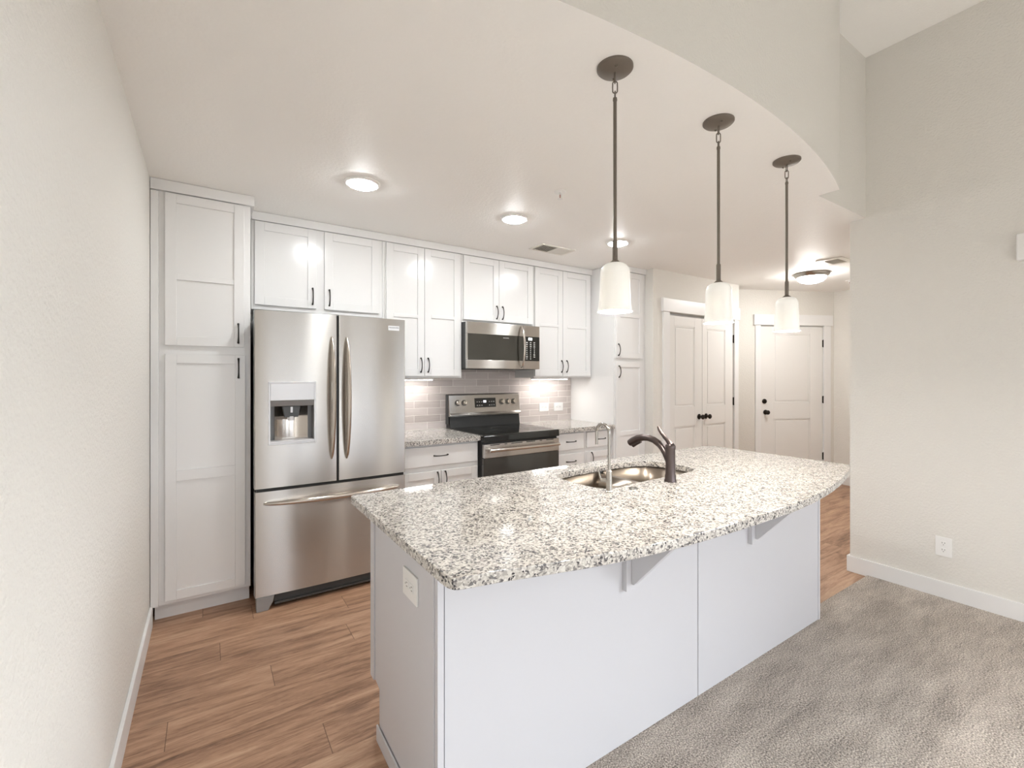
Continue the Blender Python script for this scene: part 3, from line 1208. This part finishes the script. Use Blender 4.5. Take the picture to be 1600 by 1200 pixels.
m.prism([(0.231, 0.0), (0.293, 0.0), (0.302, 0.02), (0.318, 0.045), (0.325, 0.083), (0.231, 0.083)], FY + 0.004, 3.14, 'Y', 0.003)
m.build('foot', M['gray'], fr)
m = MB()
m.prism([(1.122, 0.0), (1.06, 0.0), (1.051, 0.02), (1.035, 0.045), (1.028, 0.083), (1.122, 0.083)], FY + 0.004, 3.14, 'Y', 0.003)
m.build('foot', M['gray'], fr)
m = MB()
m.box(0.327, 1.026, FY + 0.035, 3.13, 0.03, 0.0835, 0.004)
m.box(0.327, 1.026, FY + 0.012, FY + 0.036, 0.022, 0.034, 0.002)
m.build('kick_grille', M['dark'], fr)
for hx in (0.30, 1.05):
    m = MB()
    m.box(hx - 0.03, hx + 0.03, FY + 0.075, 3.21, 1.752, 1.772, 0.004)
    m.build('hinge_cover', M['gray'], fr)

# ------------------------------------------------------------------ range
RX0, RX1 = 1.7935, 2.5545
RF = 3.150
rg = thing('range', (2.174, 3.45, 0), 'stainless electric range with black glass cooktop below the microwave', 'range')
m = MB()
m.box(RX0, RX1, RF + 0.035, YT - 0.004, 0.03, 0.895, 0.002)
m.build('body', M['black'], rg)
m = MB()
m.box(RX0 - 0.002, RX1 + 0.002, RF - 0.002, RF + 0.045, 0.862, 0.912, 0.006, 3)
m.box(RX0 - 0.002, RX1 + 0.002, RF + 0.002, YT - 0.085, 0.895, 0.921, 0.004)
ct = m.build('cooktop', M['blackglass'], rg)
for bx, by, br in ((1.99, 3.33, 0.115), (2.37, 3.33, 0.095), (1.98, 3.60, 0.08), (2.37, 3.60, 0.115), (2.18, 3.64, 0.06)):
    m = MB()
    for rr in (br, br * 0.62):
        m.lathe([(rr - 0.0012, 0.9208), (rr - 0.0012, 0.9214), (rr + 0.0012, 0.9214), (rr + 0.0012, 0.9208)], (bx, by, 0), 48, closed=True)
    m.build('burner_ring', M['ringmark'], ct)
m = MB()
m.prism([(YT - 0.09, 0.918), (YT - 0.003, 0.918), (YT - 0.003, 1.02), (YT - 0.075, 1.02)], RX0 + 0.004, RX1 - 0.004, 'X', 0.003)
m.build('riser', M['black'], rg)
m = MB()
bgp = [(YT - 0.096, 1.021), (YT - 0.003, 1.021), (YT - 0.003, 1.222), (YT - 0.052, 1.222), (YT - 0.064, 1.212), (YT - 0.088, 1.052), (YT - 0.100, 1.036)]
m.prism(bgp, RX0, RX1, 'X', 0.002)
bgd = m.build('backguard', M['steel'], rg)
m = MB()
m.prism([(q[0], q[1]) for q in ((YT - 0.060, 0.95), (YT - 0.003, 0.95), (YT - 0.003, 1.219), (YT - 0.05, 1.219))], RX0 - 0.003, RX0 - 0.0002, 'X')
m.build('end_cap', M['dark'], rg)


def bgy(z):          # front face of the sloped control panel
    return (YT - 0.088) + (z - 1.052) / (1.212 - 1.052) * 0.024


tilt = math.atan2(0.024, 0.16)
RT = Matrix.Rotation(-tilt, 3, 'X')


def on_panel(m, x, z):
    """move geometry built around the origin (front -Y) onto the sloped panel"""
    bmesh.ops.transform(m.bm, matrix=Matrix.Translation((x, bgy(z), z)) @ RT.to_4x4(), verts=m.bm.verts[:])
    return m


m = MB()
m.box(-0.114, 0.114, -0.002, 0.003, -0.044, 0.044, 0.001)
m.mi = 1
for sx in (-0.088, -0.064, -0.040, 0.044, 0.068, 0.092):
    for sz in (0.008, -0.024):
        m.box(sx - 0.006, sx + 0.006, -0.0026, -0.0016, sz - 0.0035, sz + 0.0035, 0.0004)
dsp = on_panel(m, 2.166, 1.138).build('control_display', [M['blackglass'], M['mark']], rg)
m = MB()
dg = 0.006


def digit(m, x, z, segs, w=0.010, h=0.018, t=0.0025):
    S7 = {'a': (x, x + w, z + h - t, z + h), 'd': (x, x + w, z, z + t), 'g': (x, x + w, z + h / 2 - t / 2, z + h / 2 + t / 2),
          'f': (x, x + t, z + h / 2, z + h), 'e': (x, x + t, z, z + h / 2), 'b': (x + w - t, x + w, z + h / 2, z + h), 'c': (x + w - t, x + w, z, z + h / 2)}
    for s in segs:
        q = S7[s]
        m.box(q[0], q[1], -0.0026, -0.0016, q[2], q[3])


digit(m, -0.020, 0.002, 'abfgcd')
digit(m, -0.004, 0.002, 'abcdefg')
on_panel(m, 2.166, 1.138).build('clock_digits', M['display'], dsp)
for kx in (1.878, 1.946, 2.352, 2.419, 2.486):
    m = MB()
    m.lathe([(0.0, 0.001), (0.026, 0.001), (0.026, 0.006), (0.0, 0.006)], (0, 0, 0), 28, '-Y')
    m.mi = 1
    m.lathe([(0.0, 0.006), (0.023, 0.006), (0.0215, 0.028), (0.019, 0.031), (0.0, 0.031)], (0, 0, 0), 28, '-Y')
    m.box(-0.004, 0.004, -0.037, -0.028, -0.020, 0.020, 0.002)
    on_panel(m, kx, 1.142).build('knob', [M['dark'], M['steel2']], rg)
# oven door
m = MB()
m.box(RX0 + 0.001, RX1 - 0.001, RF + 0.002, RF + 0.034, 0.215, 0.735, 0.003)
od = m.build('oven_door', M['ovenglass'], rg)
m = MB()
m.box(RX0 + 0.004, RX1 - 0.004, RF - 0.004, RF + 0.032, 0.737, 0.846, 0.004)
m.mi = 1
for k, (a, b_) in enumerate(((1.85, 1.94), (1.985, 2.01), (2.05, 2.16), (2.20, 2.29), (2.34, 2.365), (2.41, 2.49))):
    m.box(a, b_, RF - 0.0046, RF, 0.836, 0.842)
m.build('door_band', [M['steel'], M['black']], od)
m = MB()
m.lathe([(0.0, RX0 + 0.03), (0.012, RX0 + 0.03), (0.0135, RX0 + 0.036), (0.0135, RX1 - 0.036), (0.012, RX1 - 0.03), (0.0, RX1 - 0.03)], (0, RF - 0.045, 0.800), 18, 'X')
for sx in (RX0 + 0.06, RX1 - 0.06):
    m.box(sx - 0.012, sx + 0.012, RF - 0.045, RF - 0.003, 0.792, 0.808, 0.003)
m.build('handle', M['steel2'], od)
m = MB()
m.box(RX0 + 0.004, RX1 - 0.004, RF - 0.001, RF + 0.034, 0.045, 0.205, 0.004)
m.build('storage_drawer', M['steel'], rg)
for fx in (RX0 + 0.04, RX1 - 0.04):
    for fy_ in (RF + 0.08, YT - 0.08):
        m = MB()
        m.lathe([(0.018, 0.0), (0.018, 0.031)], (fx, fy_, 0), 12)
        m.build('foot', M['black'], rg)

# ------------------------------------------------------------------ microwave
MX0, MX1, MZ0, MZ1, MF = 1.7945, 2.5535, 1.451, 1.849, 3.437
mw = thing('microwave', (2.174, 3.65, MZ0), 'stainless over the range microwave under the short wall cabinet', 'microwave')
m = MB()
m.box(MX0 + 0.002, MX1 - 0.002, MF + 0.03, YT - 0.001, MZ0, MZ1, 0.002)
m.build('body', M['dark'], mw)
m = MB()
m.box(MX0, 2.372, MF, MF + 0.029, 1.748, MZ1 - 0.001, 0.003)
m.box(MX0, 2.372, MF, MF + 0.029, MZ0 + 0.001, 1.527, 0.003)
m.box(MX0, 1.802, MF, MF + 0.029, 1.527, 1.748, 0.001)
md = m.build('door', M['steel'], mw)
m = MB()
m.box(1.802, 2.372, MF + 0.0015, MF + 0.028, 1.527, 1.748)
m.build('window', M['ovenglass'], md)
m = MB()
m.box(2.374, MX1, MF, MF + 0.029, 1.748, MZ1 - 0.001, 0.003)
m.box(2.374, MX1, MF, MF + 0.029, MZ0 + 0.001, 1.527, 0.003)
m.box(2.374, 2.3755, MF + 0.002, MF + 0.029, 1.52, 1.755)
cp = m.build('control_column', M['steel'], mw)
m = MB()
m.box(2.376, MX1, MF + 0.001, MF + 0.028, 1.5272, 1.7478, 0.001)
m.mi = 1
for r_ in range(9):
    z = 1.694 - r_ * 0.0185
    for c_ in range(3):
        if r_ == 8 and c_ == 2:
            continue
        x = 2.410 + c_ * 0.042
        w = 0.009 if (r_ < 3 or (r_, c_) in ((6, 2), (7, 0), (7, 2))) else 0.005
        m.box(x - w, x + w, MF + 0.0002, MF + 0.0012, z - 0.0042, z + 0.0042, 0.0003)
m.build('keypad', [M['blackglass'], M['mark']], cp)
m = MB()
m.box(2.428, 2.468, MF + 0.0002, MF + 0.0012, 1.716, 1.738)
m.build('clock_display', M['mdisplay'], cp)
text_mesh('lettering', 'FRIGIDAIRE', 0.012, (2.185, MF + 0.001, 1.724), FRONT, M['mark'], md, 0.0003)
bow_handle(md, (2.347, MF, 1.462), (2.347, MF, 1.838), 0.052, 0.0115, M['steel2'], depth=0.8)
m = MB()
m.box(MX0 + 0.02, MX1 - 0.02, MF + 0.06, YT - 0.05, MZ0 - 0.004, MZ0 + 0.001)
m.build('bottom_plate', M['dark'], mw)

# ------------------------------------------------------------------ island
IX0, IX1, IY0, IY1, IZ = 0.532, 2.868, 1.20, 1.845, 0.8735
isl = thing('kitchen_island', (1.70, 1.52, 0), 'white panelled kitchen island with a long granite top in front of the range', 'island')
SEAM = 1.741
m = MB()
m.box(IX0 + 0.026, SEAM - 0.0025, IY0 + 0.004, IY0 + 0.018, 0.0125, IZ, 0.001)
m.build('front_panel', M['isl'], isl)
m = MB()
m.box(SEAM + 0.0025, IX1 - 0.016, IY0 + 0.004, IY0 + 0.018, 0.0125, IZ, 0.001)
m.build('front_panel', M['isl'], isl)
m = MB()
m.box(IX0 + 0.002, IX0 + 0.022, IY0, IY0 + 0.02, 0.0125, IZ, 0.0015)
m.build('corner_strip', M['isl'], isl)
m = MB()
m.box(IX1 - 0.018, IX1, IY0, IY0 + 0.02, 0.0125, IZ, 0.0015)
m.build('corner_strip', M['isl'], isl)
m = MB()      # end of the knee wall
m.box(IX0 + 0.0, IX0 + 0.02, IY0 + 0.0235, 1.309, 0.0, IZ, 0.002)
m.build('end_stile', M['isl'], isl)
m = MB()      # cabinet end with its toe notch on the kitchen side
m.prism([(1.321, 0.0), (1.745, 0.0), (1.745, 0.195), (1.796, 0.205), (1.796, IZ), (1.321, IZ)], IX0 + 0.006, IX0 + 0.02, 'X', 0.001)
m.build('end_panel', M['isl'], isl)
m = MB()
m.prism([(1.801, 0.2), (IY1, 0.2), (IY1, IZ), (1.801, IZ)], IX0 + 0.001, IX0 + 0.03, 'X', 0.0015)
m.box(IX0 - 0.004, IX0 + 0.003, 1.315, 1.752, 0.0, 0.06, 0.002)
m.build('face_frame', M['isl'], isl)
m = MB()
m.box(IX1 - 0.018, IX1, IY0 + 0.0205, IY1, 0.0, IZ, 0.001)
m.build('end_panel', M['isl'], isl)
m = MB()
m.box(IX0 + 0.031, IX1 - 0.02, IY1 - 0.02, IY1 - 0.001, 0.2, IZ)
m.box(IX0 + 0.021, IX1 - 0.02, 1.72, 1.74, 0.0, 0.2)
m.box(IX0 + 0.031, IX1 - 0.02, 1.74, IY1 - 0.02, 0.19, 0.2)
m.build('kitchen_side', M['isl'], isl)
for cx in (1.278, 2.130):
    m = MB()
    m.box(cx, cx + 0.072, IY0 - 0.018, IY0 + 0.004, 0.588, IZ, 0.002)
    m.prism([(IY0 - 0.0185, IZ), (IY0 - 0.0185, 0.612), (IY0 - 0.03, 0.612), (0.958, IZ - 0.03), (0.958, IZ)], cx + 0.025, cx + 0.047, 'X', 0.0015)
    m.build('corbel', M['isl'], isl)

# countertop with bowed seating edge
CX0, CX1, CYB = 0.473, 2.889, 1.917
top = []
front = [(0.473, 1.04), (0.476, 1.012), (0.484, 0.994), (0.500, 0.987), (0.53, 0.981), (0.60, 0.967), (0.713, 0.938), (0.82, 0.912), (0.932, 0.890), (1.062, 0.872), (1.20, 0.860),
         (1.38, 0.852), (1.547, 0.850), (1.70, 0.851), (1.85, 0.855), (2.0, 0.866), (2.15, 0.884), (2.30, 0.908), (2.45, 0.938), (2.58, 0.968), (2.70, 0.998), (2.80, 1.028), (2.858, 1.048),
         (2.878, 1.060), (2.888, 1.085)]
back = [(2.889, 1.30), (2.889, 1.80), (2.886, 1.845), (2.874, 1.882), (2.850, 1.907), (2.815, 1.917), (2.4, 1.917), (1.9, 1.917), (1.4, 1.917), (0.9, 1.917), (0.485, 1.917), (0.476, 1.913), (0.473, 1.90), (0.473, 1.5)]
sink_out = smooth_loop([(1.406, 1.752), (1.378, 1.690), (1.372, 1.600), (1.378, 1.500), (1.402, 1.432), (1.460, 1.412), (1.653, 1.425), (1.90, 1.432), (2.02, 1.438),
                        (2.085, 1.470), (2.113, 1.535), (2.110, 1.620), (2.095, 1.700), (2.055, 1.760), (1.98, 1.790), (1.856, 1.803), (1.653, 1.797), (1.500, 1.785)], 5)
m = MB()
m.slab(front + back, 0.8742, 0.905, holes=[sink_out], r=0.004)
tag(m.build('island_countertop', M['granite']), 'speckled grey and white granite top with bowed front edge on the island', 'countertop')


def clip_poly(poly, a, keep_less):
    out = []
    n = len(poly)
    for i in range(n):
        p, q = poly[i], poly[(i + 1) % n]
        ip = (p[0] <= a) == keep_less
        iq = (q[0] <= a) == keep_less
        if ip:
            out.append(p)
        if ip != iq:
            t = (a - p[0]) / (q[0] - p[0])
            out.append((a, p[1] + (q[1] - p[1]) * t))
    return out


sk = thing('kitchen_sink', (1.74, 1.61, 0.70), 'double bowl stainless sink set under the island countertop', 'sink')
so = offset_poly(sink_out, 0.006)
for less, a in ((True, 1.738), (False, 1.768)):
    poly = clip_poly(so, a, less)
    b = bmesh.new()
    rings = []
    cxm = sum(p[0] for p in poly) / len(poly)
    cym = sum(p[1] for p in poly) / len(poly)
    for f_, z in ((1.0, 0.8735), (0.985, 0.76), (0.975, 0.728), (0.95, 0.709), (0.90, 0.7015), (0.3, 0.699)):
        rings.append([b.verts.new((cxm + (x - cxm) * f_, cym + (y - cym) * f_, z if not (z > 0.87 and abs(x - a) < 1e-6) else 0.862)) for x, y in poly])
    for A, B in zip(rings, rings[1:]):
        n = len(A)
        for i in range(n):
            b.faces.new((A[i], A[(i + 1) % n], B[(i + 1) % n], B[i]))
    b.faces.new(rings[-1])
    bmesh.ops.recalc_face_normals(b, faces=b.faces[:])
    m = MB()
    m._merge(b)
    bw = m.build('bowl', M['sink'], sk)
    sm = bw.modifiers.new('thickness', 'SOLIDIFY')
    sm.thickness = 0.0015
    sm.offset = 0
    m = MB()
    m.lathe([(0.0, 0.7), (0.042, 0.7), (0.044, 0.7025), (0.038, 0.7035), (0.03, 0.7015), (0.0, 0.7015)], (cxm, cym, 0), 28)
    m.build('drain', M['nickel'], bw)
m = MB()
ys = [p[1] for p in so if abs(p[0] - 1.75) < 0.06]
m.box(1.7375, 1.7685, min(ys) + 0.003, max(ys) - 0.003, 0.852, 0.8635, 0.004, 3)
m.build('divider', M['sink'], sk)

# bronze pull-out faucet
fc = thing('kitchen_faucet', (1.751, 1.354, 0.905), 'dark bronze pull-out faucet standing behind the double sink', 'faucet')
m = MB()
m.lathe([(0.0, 0.9052), (0.0275, 0.9052), (0.0275, 0.912), (0.0245, 0.918), (0.0245, 0.932), (0.0225, 0.94), (0.0215, 1.02), (0.0215, 1.05), (0.0235, 1.056), (0.0235, 1.066), (0.019, 1.074), (0.0, 1.077)], (1.751, 1.354, 0), 28)
m.build('body', M['orb'], fc)
m = MB()
sp = [(1.358, 0.985), (1.367, 1.005), (1.379, 1.028), (1.396, 1.050), (1.418, 1.069), (1.447, 1.083), (1.480, 1.090), (1.513, 1.089), (1.545, 1.080), (1.574, 1.066), (1.597, 1.052)]
m.tube([(1.751, y, z) for y, z in sp[:6]], [0.0165, 0.0165, 0.016, 0.0155, 0.015, 0.0145], 16)
m.build('spout', M['orb'], fc)
m = MB()
m.tube([(1.751, y, z) for y, z in sp[4:]], [0.0162, 0.0155, 0.0158, 0.0168, 0.0180, 0.0190, 0.0172], 16)
m.tube([(1.751, 1.527, 1.066), (1.751, 1.556, 1.055), (1.751, 1.578, 1.042)], [0.006, 0.010, 0.011], 10)
m.build('spray_head', M['orb'], fc)
m = MB()
m.tube([(1.751, 1.352, 1.070), (1.751, 1.360, 1.082), (1.751, 1.372, 1.093), (1.751, 1.388, 1.106), (1.751, 1.404, 1.122), (1.751, 1.416, 1.137), (1.751, 1.424, 1.150)],
       [0.0165, 0.013, 0.0105, 0.0095, 0.009, 0.0085, 0.005], 14)
m.build('lever', M['orb'], fc)

ff = thing('filter_faucet', (1.377, 1.370, 0.905), 'slim brushed nickel gooseneck water faucet left of the bronze faucet', 'faucet')
m = MB()
m.lathe([(0.0, 0.9052), (0.017, 0.9052), (0.017, 0.909), (0.0128, 0.913), (0.0122, 0.992), (0.007, 0.997), (0.0, 0.997)], (1.377, 1.370, 0), 20)
m.build('body', M['nickel'], ff)
m = MB()
pts = [(1.377, 1.370, 0.995), (1.377, 1.370, 1.06), (1.377, 1.370, 1.145)]
for k in range(1, 13):
    th = PI * k / 12
    pts.append((1.377, 1.407 - 0.037 * math.cos(th), 1.148 + 0.037 * math.sin(th)))
pts += [(1.377, 1.444, 1.12), (1.377, 1.444, 1.094)]
m.tube(pts, 0.0062, 12)
m.build('gooseneck', M['nickel'], ff)
m = MB()
m.tube([(1.374, 1.373, 0.953), (1.356, 1.398, 0.953)], 0.0085, 14)
m.tube([(1.358, 1.395, 0.955), (1.353, 1.402, 0.98), (1.350, 1.407, 1.003)], [0.0042, 0.0036, 0.0042], 10)
m.build('lever', M['nickel'], ff)
m = MB()
m.lathe([(0.0, 0.9052), (0.020, 0.9052), (0.0195, 0.9085), (0.013, 0.910), (0.012, 0.9085), (0.0, 0.9085)], (1.509, 1.357, 0), 24)
tag(m.build('air_switch_button', M['switch']), 'small round metal button set in the island top in front of the sink', 'button')

# ------------------------------------------------------------------ pendants
PX, PYY = 1.200, 1.165
pd = thing('pendant_light', (PX, PYY, ZC), 'pendant lamp with white glass shade, nearest to the left end of the island', 'pendant lamp', 'pendants over the island')
m = MB()
m.lathe([(0.0, ZC - 0.0003), (0.064, ZC - 0.0003), (0.064, ZC - 0.006), (0.058, ZC - 0.012), (0.03, ZC - 0.019), (0.009, ZC - 0.022), (0.0, ZC - 0.022)], (PX, PYY, 0), 40)
cn = m.build('canopy', M['bronze'], pd)
for a in (0.9, 0.9 + PI):
    m = MB()
    m.lathe([(0.0, ZC - 0.024), (0.0045, ZC - 0.022), (0.0045, ZC - 0.012), (0.0, ZC - 0.012)], (PX + 0.036 * math.cos(a), PYY + 0.036 * math.sin(a), 0), 10)
    m.build('screw', M['bronze'], cn)


def link(z0, z1, w, rot):
    pts = []
    h = (z1 - z0) / 2
    zc = (z0 + z1) / 2
    for k in range(20):
        th = 2 * PI * k / 20
        u = w * math.cos(th)
        v = (h - w) * (1 if math.sin(th) >= 0 else -1) * (1 if abs(math.sin(th)) > 1e-6 else 0) + w * math.sin(th)
        pts.append((PX + u * math.cos(rot), PYY + u * math.sin(rot), zc + v))
    return pts


m = MB()
m.tube(link(ZC - 0.056, ZC - 0.020, 0.007, 0.9), 0.0022, 8, closed=True)
m.tube(link(ZC - 0.092, ZC - 0.050, 0.0085, 0.9 + PI / 2), 0.0022, 8, closed=True)
m.tube(link(ZC - 0.112, ZC - 0.086, 0.006, 0.9), 0.0022, 8, closed=True)
m.build('chain', M['bronze'], pd)
m = MB()
m.lathe([(0.0, ZC - 0.108), (0.007, ZC - 0.109), (0.0078, ZC - 0.118), (0.0063, ZC - 0.122), (0.0063, 1.872), (0.0092, 1.866), (0.0092, 1.80), (0.011, 1.798), (0.020, 1.790), (0.0, 1.788)], (PX, PYY, 0), 20)
m.build('stem', M['bronze'], pd)
m = MB()
outp = [(0.012, 1.7885), (0.030, 1.7865), (0.043, 1.778), (0.050, 1.765), (0.0520, 1.750), (0.0535, 1.70), (0.0555, 1.65), (0.0570, 1.634), (0.0615, 1.618), (0.0620, 1.615)]
inp = [(0.0600, 1.6155), (0.0550, 1.635), (0.0535, 1.65), (0.0515, 1.70), (0.0500, 1.750), (0.048, 1.764), (0.0415, 1.7755), (0.029, 1.7838), (0.012, 1.7858)]
m.lathe(outp + inp, (PX, PYY, 0), 40, closed=True)
m.build('shade', M['shade'], pd)
m = MB()
m.lathe([(0.0, 1.786), (0.014, 1.786), (0.014, 1.745), (0.0, 1.745)], (PX, PYY, 0), 16)
m.mi = 1
m.lathe([(0.0, 1.7448), (0.012, 1.7448), (0.014, 1.735), (0.026, 1.71), (0.029, 1.69), (0.026, 1.667), (0.014, 1.653), (0.0, 1.650)], (PX, PYY, 0), 20)
m.build('bulb', [M['plate'], M['bulb']], pd)
pls = [(PX, PYY)]
for x, y, lab in ((1.825, 1.162, 'pendant lamp with white glass shade, the middle one of the row over the island'),
                  (2.445, 1.178, 'pendant lamp with white glass shade, nearest to the hall and entry door')):
    c = copy_tree(pd)
    c.location = (x, y, ZC)
    c['label'] = lab
    pls.append((x, y))
for x, y in pls:
    ld_ = bpy.data.lights.new('pendant_bulb_light', 'POINT')
    ld_.energy = P_PEND
    ld_.color = (1.0, 0.97, 0.93)
    ld_.shadow_soft_size = 0.02
    lo = bpy.data.objects.new('pendant_bulb_light', ld_)
    lo.location = (x, y, 1.640)
    COL.objects.link(lo)

# ------------------------------------------------------------------ ceiling fittings
dl = thing('ceiling_downlight', (0.725, 2.667, ZC), 'round glowing ceiling light in front of the refrigerator', 'ceiling light', 'round ceiling lights in the kitchen')
m = MB()
m.lathe([(0.076, ZC - 0.0004), (0.098, ZC - 0.0004), (0.098, ZC - 0.004), (0.088, ZC - 0.012), (0.076, ZC - 0.012)], (0.725, 2.667, 0), 48, closed=True)
m.build('trim_ring', M['plate'], dl)
m = MB()
m.lathe([(0.0, ZC - 0.001), (0.0755, ZC - 0.001), (0.0755, ZC - 0.014), (0.06, ZC - 0.020), (0.03, ZC - 0.024), (0.0, ZC - 0.025)], (0.725, 2.667, 0), 48)
m.build('lens', M['led'], dl)
for x, y, lab in ((1.765, 2.668, 'round glowing ceiling light near the vent, between the other two'), (2.788, 2.674, 'round glowing ceiling light behind the first pendant stem, nearest the right pantry')):
    c = copy_tree(dl)
    c.location = (x, y, ZC)
    c['label'] = lab

fl = thing('flush_ceiling_light', (5.345, 2.32, ZC), 'glowing bowl ceiling light in the hall before the entry door', 'ceiling light')
m = MB()
m.lathe([(0.0, ZC - 0.0004), (0.165, ZC - 0.0004), (0.168, ZC - 0.010), (0.160, ZC - 0.026), (0.138, ZC - 0.044), (0.0, ZC - 0.044)], (5.345, 2.32, 0), 48)
m.build('rim', M['nickel'], fl)
m = MB()
m.lathe([(0.0, ZC - 0.0445), (0.136, ZC - 0.0445), (0.130, ZC - 0.062), (0.105, ZC - 0.085), (0.06, ZC - 0.1), (0.0, ZC - 0.106)], (5.345, 2.32, 0), 48)
m.build('glass_bowl', M['flush'], fl)


def sprinkler(x, y, label):
    t = thing('fire_sprinkler', (x, y, ZC), label, 'sprinkler')
    m = MB()
    m.lathe([(0.0, ZC - 0.0004), (0.036, ZC - 0.0004), (0.034, ZC - 0.005), (0.018, ZC - 0.008), (0.0, ZC - 0.008)], (x, y, 0), 28)
    m.build('escutcheon', M['plate'], t)
    m = MB()
    m.lathe([(0.009, ZC - 0.008), (0.009, ZC - 0.014), (0.0, ZC - 0.016)], (x, y, 0), 14)
    for s in (-1, 1):
        m.tube([(x + s * 0.008, y, ZC - 0.012), (x + s * 0.013, y, ZC - 0.026), (x + s * 0.004, y, ZC - 0.042)], 0.002, 8)
    m.lathe([(0.0, ZC - 0.042), (0.016, ZC - 0.043), (0.016, ZC - 0.0445), (0.0, ZC - 0.0445)], (x, y, 0), 16)
    m.build('frame', M['plate'], t)
    m = MB()
    m.lathe([(0.0, ZC - 0.016), (0.0025, ZC - 0.018), (0.0025, ZC - 0.04), (0.0, ZC - 0.042)], (x, y, 0), 8)
    m.build('glass_bulb', M['orange'], t)


sprinkler(1.736, 2.132, 'small white fire sprinkler on the kitchen ceiling between the lights and pendants')
sprinkler(6.09, 2.245, 'small white fire sprinkler on the hall ceiling beside the hall wall')


def register(x0, x1, y0, y1, label, split, b=0.024):
    t = thing('ceiling_vent', ((x0 + x1) / 2, (y0 + y1) / 2, ZC), label, 'vent')
    m = MB()
    z0, z1 = ZC - 0.008, ZC - 0.0004
    for q in ((x0, x1, y0, y0 + b), (x0, x1, y1 - b, y1), (x0, x0 + b, y0 + b, y1 - b), (x1 - b, x1, y0 + b, y1 - b)):
        m.box(q[0], q[1], q[2], q[3], z0, z1, 0.002)
    xm = (x0 + x1) / 2 if split else x1 - b
    if split:
        m.box(xm - 0.004, xm + 0.004, y0 + b, y1 - b, z0, z1)
    m.build('frame', M['vent'], t)
    m = MB()
    m.box(x0 + b, x1 - b, y0 + b, y1 - b, ZC - 0.002, ZC - 0.0004)
    m.build('duct_plate', M['ventdark'] if split else M['ventmid'], t)
    m = MB()
    n = 9
    for k in range(n):      # left louvres lean away, right ones lean toward the room
        w = (xm - x0 - b) / n
        x = x0 + b + w * (k + 0.5)
        m.prism([(x - w * 0.05, ZC - 0.0022), (x + w * 0.05, ZC - 0.0022), (x - w * 0.12, ZC - 0.0075), (x - w * 0.22, ZC - 0.0075)], y0 + b, y1 - b, 'Y')
    if split:
        for k in range(n):
            w = (x1 - b - xm) / n
            x = xm + w * (k + 0.5)
            m.prism([(x - w * 0.45, ZC - 0.0022), (x - w * 0.35, ZC - 0.0022), (x + w * 0.55, ZC - 0.0070), (x + w * 0.45, ZC - 0.0076)], y0 + b, y1 - b, 'Y')
    m.build('louvres', M['vent'], t)


register(2.285, 2.652, 3.035, 3.235, 'white rectangular ceiling vent near the wall cabinets', True)
register(4.80, 5.10, 1.83, 2.05, 'white rectangular ceiling vent in the hall beside the bowl light', False, 0.05)

# chime box high on the right wall
t = thing('chime_box', (XR, 0.49, 2.108), 'white box mounted high on the right beige wall at the picture edge', 'wall box')
m = MB()
m.box(XR - 0.042, XR - 0.0004, 0.40, 0.574, 2.032, 2.184, 0.008, 3)
m.build('cover', M['plate'], t)
m = MB()
m.box(XR - 0.0435, XR - 0.041, 0.43, 0.545, 2.06, 2.156, 0.001)
m.build('front_inset', M['plate'], t)
